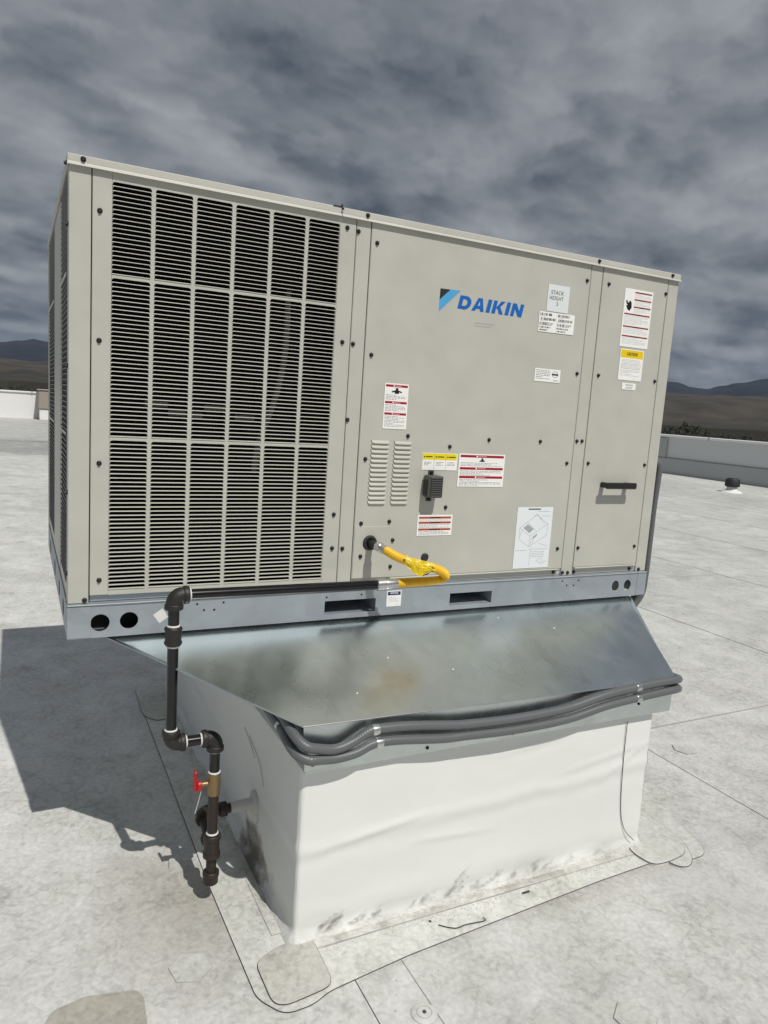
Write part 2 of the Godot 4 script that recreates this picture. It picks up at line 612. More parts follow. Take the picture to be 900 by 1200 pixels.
func make_setting() -> void:
	var land := struct("ground")
	var g := MB.new()
	var soil := mat(lin(0.10, 0.088, 0.066), 0.95)
	soil.albedo_texture = dirt_tex(noise(FastNoiseLite.TYPE_SIMPLEX_SMOOTH, 0.02, 5, 90), 512, 120, 255)
	tri_map(soil, 160.0)
	g.quad(Vector3(-15000, -6, 15000), Vector3(15000, -6, 15000), Vector3(15000, -6, -15000), Vector3(-15000, -6, -15000))
	part("soil", g, soil, land)
	# hills and mountains all round the far side, ridge heights in degrees above the eye
	var grass := mat(lin(0.075, 0.064, 0.050), 0.95)  # hill colours kept dark to hold the cloud shade lying over them
	grass.albedo_texture = dirt_tex(noise(FastNoiseLite.TYPE_SIMPLEX_SMOOTH, 0.014, 5, 91, false, 20.0), 512, 150, 255)
	tri_map(grass, 700.0)
	var forest := mat(lin(0.018, 0.027, 0.044), 0.95)  # cloud shadow on the mountains is put into this dark colour
	forest.albedo_texture = dirt_tex(noise(FastNoiseLite.TYPE_SIMPLEX_SMOOTH, 0.02, 5, 92, false, 20.0), 512, 140, 255)
	tri_map(forest, 2500.0)
	var scrub := mat(lin(0.040, 0.038, 0.030), 0.95)
	scrub.albedo_texture = grass.albedo_texture
	tri_map(scrub, 300.0)
	hills("mountains", 5200.0, 9000.0, [[-40, 2.2], [-8, 2.3], [-1, 2.62], [0.3, 2.85], [1.1, 3.05], [2.1, 2.9], [6, 2.2], [14, 2.9], [24, 2.3], [34, 3.2], [42, 2.6], [47, 3.3], [48.2, 3.05], [49.1, 2.75], [50.2, 2.68], [51.3, 2.98], [52.4, 3.33], [54, 3.6], [58, 4.0], [66, 3.1], [80, 3.4], [110, 2.5]], forest, 0.10, 51)
	hills("hills", 1300.0, 2300.0, [[-40, 1.0], [-8, 1.3], [-1, 1.62], [1, 1.5], [3, 1.75], [8, 1.2], [20, 1.7], [34, 1.4], [44, 2.0], [47.5, 2.35], [49, 2.38], [51, 2.3], [54, 2.36], [60, 2.0], [75, 1.3], [110, 1.5]], grass, 0.10, 52)
	hills("foothills", 420.0, 800.0, [[-40, 0.5], [-3, 0.62], [-1, 0.72], [0.6, 0.95], [2, 0.7], [6, 0.5], [20, 0.3], [45, 0.35], [48, 0.28], [54, 0.42], [80, 0.3], [110, 0.3]], scrub, 0.14, 53)

	# the roof: sheets of membrane that lap each other, seams running away from the front of the unit
	var roof := struct("roof")
	var seams := [-40.0, -25.0, -11.5, -9.75, -8.0, -6.2, -4.45, -2.7, -1.03, 0.593, 2.22, 3.975, 5.71, 7.45, 9.2, 10.95, 12.7, 14.45, 16.3]
	for i in seams.size() - 1:
		var a: float = seams[i]
		var b: float = seams[i + 1]
		var m := MB.new()
		var zs := []
		var zz := 9.0
		while zz > -30.0:
			zs.append(zz)
			zz -= 0.028 if (zz < 1.3 and zz > -1.6 and b > -1.5 and a < 3.0) else 0.25
		zs.append(-30.0)
		var cols := 66 if (b > -1.5 and a < 3.0) else 8
		var grid := []
		for q in zs:
			var row := PackedVector3Array()
			for j in cols + 1:
				var u := float(j) / cols
				row.append(Vector3(lerpf(a, b, u), 0.003 * u, q))
				m.col.append(soil_and_bands(lerpf(a, b, u), q))
			grid.append(row)
		m.sheet(grid, true)
		for q in 4:
			m.col.append(Color.WHITE)
		m.quad(Vector3(b, -0.05, 9), Vector3(b, -0.05, -30), Vector3(b, 0.003, -30), Vector3(b, 0.003, 9))
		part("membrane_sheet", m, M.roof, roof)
		if i and absf(a) < 12.0: # dirt caught against the step
			var w := 0.0015 if a < 3.0 else 0.004
			var e := MB.new()
			var wob := noise(FastNoiseLite.TYPE_SIMPLEX_SMOOTH, 1.3, 3, 200 + i)
			var rows := []
			for q in 121:
				var z := 8.0 - q * 0.3
				if a == 0.593 and z < 0.47:
					break
				var dx := wob.get_noise_1d(z) * 0.004
				rows.append(PackedVector3Array([Vector3(a + dx + w, 0.0022, z), Vector3(a + dx, 0.0046, z), Vector3(a + dx - w, 0.0032, z)]))
			e.sheet(rows)
			part("seam_edge", e, M.seal, roof)
	var lap := MB.new()
	lap.box(Vector3(0.7245, 0.0, 0.452), Vector3(0.7258, 0.0028, 4.0))
	part("seam_edge", lap, M.lap, roof)
	for zz in [[3.975, 5.71, -2.6], [2.22, 3.975, -0.3], [5.71, 7.45, -5.2], [7.45, 9.2, -3.1], [2.22, 3.975, -6.4], [-2.7, -1.03, -9.0], [-1.03, 0.593, -13.2], [-1.03, 0.593, -17.4], [9.2, 10.95, -8.0], [0.593, 2.22, -16.0]]:
		var e := MB.new()
		e.box(Vector3(zz[0] + 0.01, 0.0, zz[2]), Vector3(zz[1] - 0.01, 0.005, zz[2] + 0.005))
		part("seam_edge", e, M.ring, roof)
	# plates of the fasteners show through as low discs
	var disc := MB.new()
	disc.tube([Vector3(0, 0, 0), Vector3(0, 0.0025, 0), Vector3(0, 0.0035, 0), Vector3(0, 0.0028, 0)], [0.030, 0.028, 0.020, 0.014], 28, false)
	disc.disc(Vector3(0, 0.0028, 0), Vector3.UP, 0.014, 20)
	var dm := disc.mesh()
	var dot := MB.new()
	dot.tube([Vector3(0, 0.002, 0), Vector3(0, 0.0052, 0)], 0.0042, 12)
	var dotm := dot.mesh()
	var rg := MB.new()
	rg.tube(circle(0.017, 28, 0.0035), 0.0007, 5, false)
	var rgm := rg.mesh()
	for p in [[0.698, 0.647], [0.855, 0.402], [1.75, 1.25], [2.31, -0.55]]:
		var d := put("fastener_plate", dm, M.plate, roof, Vector3(p[0], 0.0015, p[1]))
		put("screw_dimple", dotm, M.seal, d, Vector3(p[0], 0.0015, p[1]))
		put("plate_ring", rgm, M.ring, d, Vector3(p[0], 0.0015, p[1]))
	var hexm := MB.new()
	var hp := PackedVector2Array()
	for q in 6:
		hp.append(Vector2(cos(TAU * q / 6), sin(TAU * q / 6)) * 0.050)
	hexm.slab(hp, -0.001, 0.0028)
	var hm := hexm.mesh()
	var hexr := MB.new()
	hexr.tube(circle(0.0508, 6, 0.0018), 0.0008, 5, false)
	var hrm := hexr.mesh()
	for p in [[0.25, 0.322], [1.136, 0.846], [2.38, -0.1], [3.2, -1.6]]:
		var d := put("fastener_plate", hm, M.plate, roof, Vector3(p[0], 0.001, p[1]), Basis(Vector3.UP, p[0] * 7.0))
		put("plate_ring", hrm, M.ring, roof, Vector3(p[0], 0.001, p[1]), Basis(Vector3.UP, p[0] * 7.0))
	# an old square patch, soiled, at the near left
	var old := MB.new()
	old.slab(rounded([Vector2(-0.085, 0.40), Vector2(-0.045, 0.335), Vector2(0.02, 0.320), Vector2(0.128, 0.345), Vector2(0.138, 0.37), Vector2(0.125, 0.62), Vector2(-0.12, 0.60)], 0.012), -0.001, 0.0045)
	var om = M.patch.duplicate()
	om.albedo_color = lin(0.63, 0.605, 0.55)
	part("membrane_patch", old, om, roof)
	parapets()

var damp: FastNoiseLite
var pond: FastNoiseLite

func soil_and_bands(x: float, z: float) -> Color: # what rain, feet and the gas fitter left, plus lighter and darker bands
	if damp == null:
		damp = noise(FastNoiseLite.TYPE_SIMPLEX_SMOOTH, 1.6, 4, 501, false, 0.4)
		pond = noise(FastNoiseLite.TYPE_SIMPLEX_SMOOTH, 0.33, 4, 502, false, 0.5)
	var n := damp.get_noise_2d(x, z)
	var p := pond.get_noise_2d(x, z * 0.8)
	var v := 0.93 + 0.09 * p + 0.05 * n + 0.04 * clampf(-x, -1.0, 1.0)
	var t := 0.0
	for e in [0.16, 0.27]: # tide marks of dried puddles
		var d := absf(p - e)
		v -= 0.10 * exp(-d * d * 5000.0) * clampf(0.5 + 1.5 * n, 0.0, 1.0)
	if p > 0.16:
		v -= 0.05
	# brown grime washed down below the gas line
	var dx := x - 0.30
	var dz := z - 0.12
	var g := clampf(1.0 - sqrt(dx * dx * 5.0 + dz * dz * 2.2) / 0.62 + 0.5 * n, 0.0, 1.0)
	v -= 0.28 * g
	t += 0.09 * g
	# along the outer edge of the flashing
	if z > 0.1 and z < 1.0 and x > 0.2 and x < 2.1:
		var e := absf(z - (0.53 - 0.055 * x))
		var k := exp(-e * 14.0) * clampf(0.6 + 1.4 * n, 0.0, 1.0)
		v -= 0.22 * k
		t += 0.03 * k
	# a darker strip along the far side, and two fainter bands
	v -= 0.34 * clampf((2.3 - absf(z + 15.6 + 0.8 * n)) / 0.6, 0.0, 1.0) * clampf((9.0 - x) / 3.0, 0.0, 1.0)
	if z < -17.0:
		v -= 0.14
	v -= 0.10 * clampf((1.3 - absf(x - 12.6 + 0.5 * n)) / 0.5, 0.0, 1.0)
	v = clampf(v, 0.3, 1.0)
	return Color(v, v * (1.0 - t * 0.4), v * (1.0 - t))

func circle(r: float, seg: int, y: float) -> Array:
	var a := []
	for i in seg + 1:
		a.append(Vector3(cos(TAU * i / seg) * r, y, sin(TAU * i / seg) * r))
	return a

func hills(called: String, near: float, far: float, ridge: Array, m: Material, rough: float, sd: int) -> void:
	var f := noise(FastNoiseLite.TYPE_SIMPLEX_SMOOTH, 0.09, 5, sd)
	var f2 := noise(FastNoiseLite.TYPE_SIMPLEX_SMOOTH, 0.7, 4, sd + 7)
	var rows := []
	var eye := F(-0.1, 0.61, 1.86)
	for i in 28:
		var u := i / 27.0
		var r := lerpf(near, far, u)
		var row := PackedVector3Array()
		for j in 421:
			var az := -40.0 + 150.0 * j / 420.0
			var el := 0.0
			for q in ridge.size() - 1:
				if az >= ridge[q][0] and az <= ridge[q + 1][0]:
					var s: float = (az - ridge[q][0]) / (ridge[q + 1][0] - ridge[q][0])
					s = s * s * (3.0 - 2.0 * s)
					el = lerpf(ridge[q][1], ridge[q + 1][1], s)
			var top := tan(deg_to_rad(el)) * lerpf(near, far, 0.6)
			var rise := sin(clampf(u / 0.6, 0.0, 1.0) * PI / 2.0) if u < 0.6 else cos((u - 0.6) / 0.4 * PI / 2.0)
			var bump := f.get_noise_2d(az * 3.0, u * 60.0) * rough * 2.4 + f2.get_noise_2d(az * 3.0, u * 40.0) * rough * 0.5
			var h := eye.y + top * rise * (1.0 + bump * (1.0 - 0.7 * rise)) if rise > 0.02 else -20.0
			if u <= 0.0 or u >= 1.0:
				h = -30.0
			row.append(eye + Vector3(sin(deg_to_rad(az)) * r, h - eye.y, -cos(deg_to_rad(az)) * r))
		rows.append(row)
	var b := MB.new()
	b.sheet(rows, true)
	var o := struct(called)
	part("hillside", b, m, o)

func parapets() -> void:
	var far := thing("parapet_wall", "long white sunlit parapet wall at the far edge of the roof, left of the unit", "parapet", Vector3(0, 0, -30))
	part("wall", boxed(Vector3(-40, -0.5, -30.35), Vector3(16.3, 0.98, -30.0), 0.01), M.parapet, far)
	part("coping", boxed(Vector3(-40, 0.98, -30.40), Vector3(16.3, 1.05, -29.95), 0.015), M.parapet, far)
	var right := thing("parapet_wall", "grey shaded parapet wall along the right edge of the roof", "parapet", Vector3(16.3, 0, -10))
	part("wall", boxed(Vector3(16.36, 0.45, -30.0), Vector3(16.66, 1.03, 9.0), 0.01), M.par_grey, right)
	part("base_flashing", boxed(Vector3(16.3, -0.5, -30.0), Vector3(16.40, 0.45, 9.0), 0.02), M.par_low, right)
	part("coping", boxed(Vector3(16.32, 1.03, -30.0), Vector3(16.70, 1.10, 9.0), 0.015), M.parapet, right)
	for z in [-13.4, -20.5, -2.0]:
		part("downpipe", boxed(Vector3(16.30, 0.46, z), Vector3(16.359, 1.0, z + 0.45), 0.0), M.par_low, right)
	for i in 9:
		part("coping_joint", boxed(Vector3(-14.0 + i * 3.6, 0.979, -29.949), Vector3(-13.96 + i * 3.6, 1.056, -29.944)), M.ring, far)
		part("coping_joint", boxed(Vector3(16.312, 1.029, -26.0 + i * 3.6), Vector3(16.319, 1.104, -25.96 + i * 3.6)), M.ring, right)
	# building body below the roof
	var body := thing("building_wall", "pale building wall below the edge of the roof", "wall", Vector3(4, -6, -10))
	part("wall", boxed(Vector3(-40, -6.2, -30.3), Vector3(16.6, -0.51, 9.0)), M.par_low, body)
	var t := thing("rooftop_hatch", "small tan metal box in front of the far white parapet", "roof box", Vector3(1.6, 0, -29))
	part("housing", boxed(Vector3(0.62, 0.42, -29.9), Vector3(3.4, 1.12, -28.9), 0.03), M.tan, t)
	part("cap", boxed(Vector3(0.58, 1.12, -29.94), Vector3(3.44, 1.17, -28.86), 0.02), M.tan, t)
	part("kerb", boxed(Vector3(0.66, 0.0, -29.85), Vector3(3.36, 0.42, -28.95), 0.02), M.parapet, t)
	var vent := thing("roof_vent", "small black capped vent pipe on a white boot near the right parapet", "vent pipe", Vector3(13.757, 0, -8.733))
	var vb := Vector3(13.757, 0, -8.733)
	part("boot", tubed([vb, vb + Vector3(0, 0.03, 0), vb + Vector3(0, 0.05, 0), vb + Vector3(0, 0.13, 0)], [0.22, 0.20, 0.12, 0.10], 20), M.parapet, vent)
	part("cap", tubed([vb + Vector3(0, 0.12, 0), vb + Vector3(0, 0.14, 0), vb + Vector3(0, 0.27, 0), vb + Vector3(0, 0.31, 0)], [0.12, 0.155, 0.15, 0.10], 20), M.rubber, vent)

# ---------------------------------------------------------------- the curb
func wall_dirt(w: int, h: int, wm: float, hm: float, sd: int, left: bool) -> ImageTexture:
	# u runs along the wall, row 0 is its top
	var n := noise(FastNoiseLite.TYPE_SIMPLEX_SMOOTH, 9.0, 4, sd)
	var g := noise(FastNoiseLite.TYPE_SIMPLEX_SMOOTH, 60.0, 3, sd + 1)
	var s := noise(FastNoiseLite.TYPE_SIMPLEX_SMOOTH, 17.0, 3, sd + 2)
	var plumes := []
	if not left:
		plumes = [[0.135, 0.030, 0.085, 0.25, 0.34], [0.205, 0.016, 0.055, 0.4, 0.20], [0.245, 0.022, 0.065, 0.5, 0.26], [0.335, 0.018, 0.045, 0.5, 0.16], [0.385, 0.024, 0.06, 0.5, 0.22], [0.445, 0.020, 0.07, 0.55, 0.24], [0.475, 0.018, 0.13, 0.35, 0.30], [0.53, 0.022, 0.06, 0.6, 0.20], [0.575, 0.030, 0.085, 0.6, 0.22], [0.635, 0.024, 0.06, 0.6, 0.18], [0.70, 0.024, 0.075, 0.6, 0.20], [0.755, 0.018, 0.05, 0.6, 0.14], [0.83, 0.022, 0.05, 0.6, 0.15], [0.93, 0.018, 0.045, 0.6, 0.10]]
	var out := PackedByteArray()
	out.resize(w * h * 3)
	var o := 0
	for j in h:
		var y := hm * (1.0 - (j + 0.5) / h)
		for i in w:
			var x := wm * (i + 0.5) / w
			var v := 0.975 + 0.02 * n.get_noise_2d(x * 0.15, y * 0.3)
			var tint := 0.0
			if y < 0.30:
				# scuffs rise from the foot in separate tongues
				var sm := 0.0
				for q in plumes: # scuffs: [x, width, height, lean, strength]
					if absf(x - q[0]) > 0.2 or y > q[2] + 0.02:
						continue
					var up: float = (y - 0.016) / q[2]
					if up < 0.0 or up > 1.0:
						continue
					var off: float = absf(x - q[0] - q[3] * y + 0.030 * n.get_noise_2d(x * 1.5, y * 1.5) + 0.012 * g.get_noise_2d(x, y)) / (q[1] * 1.25 * (1.15 - up))
					sm = maxf(sm, q[4] * clampf((1.0 - off) * 1.3, 0.0, 1.0) * clampf((1.0 - up) * 1.6, 0.0, 1.0) * clampf(up * 5.0, 0.0, 1.0))
				v -= 0.85 * sm * clampf(0.75 + 1.5 * s.get_noise_2d(x * 1.6 - y, y * 1.1), 0.25, 1.2)
				var foot := clampf(1.0 - y / 0.03, 0.0, 1.0)
				v -= foot * (0.05 + 0.25 * clampf(g.get_noise_2d(x, y * 1.3) + 0.05, 0.0, 1.0))
				v -= 0.11 * clampf(1.0 - y / 0.13, 0.0, 1.0) * (0.8 + 1.3 * n.get_noise_2d(x * 0.6, y))
				tint = foot * 0.02 + 0.05 * sm
			if left: # the wet, rusty stain behind the gas pipe
				var dx := x - 1.31
				var dy := y - 0.02
				var rr := sqrt(dx * dx * 1.3 + dy * dy * 0.5) + 0.09 * n.get_noise_2d(x * 1.1, y * 1.1) + 0.015 * g.get_noise_2d(x, y)
				var stain := clampf((0.145 - rr) / 0.10, 0.0, 1.0)
				v *= 1.0 - 0.5 * stain
				tint += 0.05 * stain
			v = clampf(v, 0.08, 1.0)
			out[o] = int(v * 255.0); out[o + 1] = int(clampf(v - tint * 0.5, 0, 1) * 255.0); out[o + 2] = int(clampf(v - tint - 0.008, 0, 1) * 255.0)
			o += 3
	return tex(w, h, out)

func wall_rows(path: Array, outs: Array, top: float, sd: int, nv := 96) -> Array: # membrane pulled over a wall, a cove at its foot
	var f := noise(FastNoiseLite.TYPE_SIMPLEX_SMOOTH, 2.2, 3, sd)
	var rows := []
	for i in nv + 1:
		var q := 1.0 - float(i) / nv
		var y := 0.006 + (top - 0.006) * q * q * 0.5 + (top - 0.006) * q * 0.5
		var row := PackedVector3Array()
		for j in path.size():
			var p: Vector3 = path[j]
			var o: Vector3 = outs[j]
			var bulge := f.get_noise_3d(p.x * 1.3, y * 2.5, p.z * 1.3) * 0.0017
			var c := 0.235 + 0.03 * p.x + 0.012 * f.get_noise_2d(p.x * 2.0, 9.0)
			bulge += 0.0026 * exp(-pow((y - c) / 0.02, 2)) - 0.0012 * exp(-pow((y - c + 0.035) / 0.02, 2))
			if absf(o.z) > 0.9: # short folds where the membrane was pulled tight
				for cr in [[0.02, 0.236, 0.40, 0.05, 0.0026], [0.30, 0.205, 0.30, -0.02, 0.0015], [0.75, 0.30, 0.45, 0.06, 0.0017], [0.98, 0.265, 0.20, 0.10, 0.0022], [0.55, 0.40, 0.30, 0.03, 0.0018]]:
					var s: float = (p.x - CX - cr[0]) / cr[2]
					if s > 0.0 and s < 1.0:
						var dy: float = y - cr[1] - cr[3] * s
						bulge += cr[4] * sin(PI * s) * (exp(-pow(dy / 0.009, 2)) - 0.5 * exp(-pow((dy + 0.02) / 0.014, 2)))
			bulge *= clampf((top - y) / 0.1, 0.0, 1.0)
			var cove := 0.020 * pow(clampf(1.0 - (y - 0.006) / 0.035, 0.0, 1.0), 2.0)
			row.append(Vector3(p.x, y, p.z) + o * (bulge + cove))
		rows.append(row)
	return rows

func make_curb() -> void:
	var t := thing("roof_curb", "white membrane wrapped curb under the sheet metal adapter", "curb", Vector3((CX + CR) / 2, 0, (CZ + CB) / 2))
	var r := 0.014
	var top := UP0 - 0.165
	var path := []
	var outs := []
	for i in 6: # left front corner, rounded
		var a := PI + PI / 4.0 - PI / 4.0 * i / 5.0
		path.append(Vector3(CX + r + cos(a) * r, 0, CZ - r - sin(a) * r))
		outs.append(Vector3(cos(a), 0, -sin(a)))
	# (above: from pointing left-front to pointing left)
	path.clear(); outs.clear()
	for i in 5:
		var a := deg_to_rad(225.0 + 45.0 * i / 4.0)
		path.append(Vector3(CX + r + cos(a) * r, 0, CZ - r - sin(a) * r)); outs.append(Vector3(cos(a), 0, -sin(a)))
	for i in 60:
		path.append(Vector3(lerpf(CX + r, CR - r, (i + 1) / 61.0), 0, CZ)); outs.append(Vector3(0, 0, 1))
	for i in 5:
		var a := deg_to_rad(270.0 + 45.0 * i / 4.0)
		path.append(Vector3(CR - r + cos(a) * r, 0, CZ - r - sin(a) * r)); outs.append(Vector3(cos(a), 0, -sin(a)))
	var front := mat(lin(0.79, 0.80, 0.79), 0.5)
	front.albedo_texture = wall_dirt(1024, 512, CR - CX, top, 300, false)
	front.texture_repeat = false
	var b := MB.new()
	b.sheet(wall_rows(path, outs, top, 71))
	part("front_wall", b, front, t)
	var side := mat(lin(0.74, 0.75, 0.74), 0.5)
	side.albedo_texture = wall_dirt(1024, 384, CZ - CB, top, 320, true)
	side.texture_repeat = false
	path.clear(); outs.clear()
	for i in 60:
		path.append(Vector3(CX, 0, lerpf(CB, CZ - r, i / 60.0))); outs.append(Vector3(-1, 0, 0))
	for i in 5:
		var a := deg_to_rad(180.0 + 45.0 * i / 4.0)
		path.append(Vector3(CX + r + cos(a) * r, 0, CZ - r - sin(a) * r)); outs.append(Vector3(cos(a), 0, -sin(a)))
	b = MB.new()
	b.sheet(wall_rows(path, outs, top, 72))
	part("left_wall", b, side, t)
	path.clear(); outs.clear()
	for i in 5:
		var a := deg_to_rad(315.0 + 45.0 * i / 4.0)
		path.append(Vector3(CR - r + cos(a) * r, 0, CZ - r - sin(a) * r)); outs.append(Vector3(cos(a), 0, -sin(a)))
	for i in 30:
		path.append(Vector3(CR, 0, lerpf(CZ - r, CB, (i + 1) / 30.0))); outs.append(Vector3(1, 0, 0))
	b = MB.new()
	b.sheet(wall_rows(path, outs, top, 73))
	part("right_wall", b, side, t)
	part("back_wall", boxed(Vector3(CX, 0, CB - 0.01), Vector3(CR, top, CB)), M.boot, t)
	part("core", boxed(Vector3(CX + 0.02, 0, CB + 0.01), Vector3(CR - 0.02, top, CZ - 0.02)), M.boot, t)
	# flashing sheets on the roof around the foot
	var fl := [
		[Vector2(0.366, 0.47), Vector2(0.41, 0.535), Vector2(0.478, 0.534), Vector2(0.522, 0.513), Vector2(0.751, 0.484), Vector2(1.405, 0.440), Vector2(1.70, 0.43), Vector2(1.70, 0.30), Vector2(0.52, 0.30), Vector2(0.52, -1.2), Vector2(0.52, -1.44), Vector2(0.372, -1.42), Vector2(0.362, -1.3), Vector2(0.357, 0.05)],
		[Vector2(1.64, 0.30), Vector2(1.64, -1.44), Vector2(2.02, -1.42), Vector2(2.03, -0.3), Vector2(1.963, 0.089), Vector2(1.867, 0.368), Vector2(1.856, 0.424), Vector2(1.82, 0.467), Vector2(1.757, 0.470), Vector2(1.69, 0.445), Vector2(1.65, 0.40)],
	]
	var tops := [0.0060, 0.0078]
	for i in 2:
		var poly := rounded(fl[i], 0.025)
		flat(t, "flashing", poly, tops[i], M.flash)
	flat(t, "corner_patch", rounded([Vector2(0.392, 0.372), Vector2(0.394, 0.50), Vector2(0.42, 0.517), Vector2(0.528, 0.505), Vector2(0.541, 0.48), Vector2(0.545, 0.345), Vector2(0.46, 0.34)], 0.025), 0.0098, M.patch)
	flat(t, "corner_patch", rounded([Vector2(1.655, 0.30), Vector2(1.60, 0.365), Vector2(1.612, 0.45), Vector2(1.686, 0.455), Vector2(1.757, 0.444), Vector2(1.79, 0.41), Vector2(1.80, 0.22), Vector2(1.72, 0.20)], 0.03), 0.0118, M.flash)
	flat(t, "corner_patch", rounded([Vector2(1.66, 0.40), Vector2(1.685, 0.485), Vector2(1.722, 0.495), Vector2(1.767, 0.465), Vector2(1.81, 0.39), Vector2(1.83, 0.15), Vector2(1.70, 0.16)], 0.03), 0.0098, M.flash)
	flat(t, "corner_patch", rounded([Vector2(0.36, -1.40), Vector2(0.52, -1.40), Vector2(0.53, -1.10), Vector2(0.40, -1.02), Vector2(0.352, -1.1)], 0.04), 0.0098, M.patch)
	# the lap up the front wall near its right corner, and two short laps on the left wall
	var lap := MB.new()
	lap.tube(curve([Vector3(1.548, 0.435, CZ + 0.004), Vector3(1.552, 0.30, CZ + 0.003), Vector3(1.566, 0.14, CZ + 0.003), Vector3(1.590, 0.07, CZ + 0.005), Vector3(1.622, 0.035, CZ + 0.018)], 0.02), 0.0011, 6)
	part("seam_edge", lap, M.seal, t)
	lap = MB.new()
	lap.tube(curve([Vector3(CX - 0.003, 0.36, -0.078), Vector3(CX - 0.003, 0.33, 0.02), Vector3(CX - 0.003, 0.305, 0.05), Vector3(CX - 0.003, 0.28, 0.07)], 0.02), 0.0009, 6)
	part("seam_edge", lap, M.ring, t)
	lap = MB.new()
	lap.tube(curve([Vector3(CX - 0.003, 0.365, -0.13), Vector3(CX - 0.003, 0.34, -0.06), Vector3(CX - 0.003, 0.32, -0.02)], 0.02), 0.0009, 6)
	part("seam_edge", lap, M.ring, t)
	lap = MB.new()
	lap.tube(curve([Vector3(0.56, 0.0062, 0.384), Vector3(0.80, 0.0064, 0.381), Vector3(1.1, 0.0062, 0.383), Vector3(1.4, 0.0064, 0.379), Vector3(1.6, 0.0062, 0.378)], 0.02), 0.0010, 6)
	part("seam_edge", lap, M.ring, t)
	# cover strips welded over the foot of the walls, the grime caught on them
	for q in [[0.53, 1.63, 0.335, 0.382], [0.455, 0.505, -1.15, 0.30]]:
		var cs := MB.new()
		var rows := []
		var nx: int = 280 if q[0] > 0.5 else 14
		var nz: int = 14 if q[0] > 0.5 else 300
		var fn := noise(FastNoiseLite.TYPE_SIMPLEX_SMOOTH, 11.0, 4, 611)
		var gn := noise(FastNoiseLite.TYPE_SIMPLEX_SMOOTH, 70.0, 2, 612)
		for j in nz + 1:
			var row := PackedVector3Array()
			for i in nx + 1:
				var x := lerpf(q[0], q[1], float(i) / nx)
				var z := lerpf(q[2], q[3], float(j) / nz)
				row.append(Vector3(x, 0.0084, z))
				var near := (1.0 - (z - 0.345) / 0.037) if q[0] > 0.5 else (x - 0.455) / 0.04
				var d := clampf(0.35 + 1.3 * fn.get_noise_2d(x, z) + 0.5 * gn.get_noise_2d(x, z), 0.0, 1.0) * clampf(0.35 + 0.65 * near, 0.0, 1.0)
				cs.col.append(Color(1.0 - 0.52 * d, 1.0 - 0.56 * d, 1.0 - 0.63 * d))
			rows.append(row)
		cs.sheet(rows)
		part("cover_strip", cs, M.flash, t)
	# boot where the gas line comes through the left wall
	var y := UP0 - 0.53
	part("pipe_boot", tubed([Vector3(CX + 0.01, y, -0.005), Vector3(CX - 0.006, y, -0.005), Vector3(CX - 0.010, y, -0.005), Vector3(CX - 0.014, y, -0.005), Vector3(0.424, y, -0.005)], [0.038, 0.036, 0.022, 0.0175, 0.0158], 20), M.boot, t)

func flat(t: Node, called: String, poly: PackedVector2Array, top: float, m: Material) -> void:
	var b := MB.new()
	b.slab(poly, -0.002, top)
	var o := part(called, b, m, t)
	var line := []
	for p in poly:
		line.append(Vector3(p.x, top - 0.0012, p.y))
	line.append(line[0])
	part("sealed_edge", tubed(line, 0.0013, 6, false), M.seal, o)

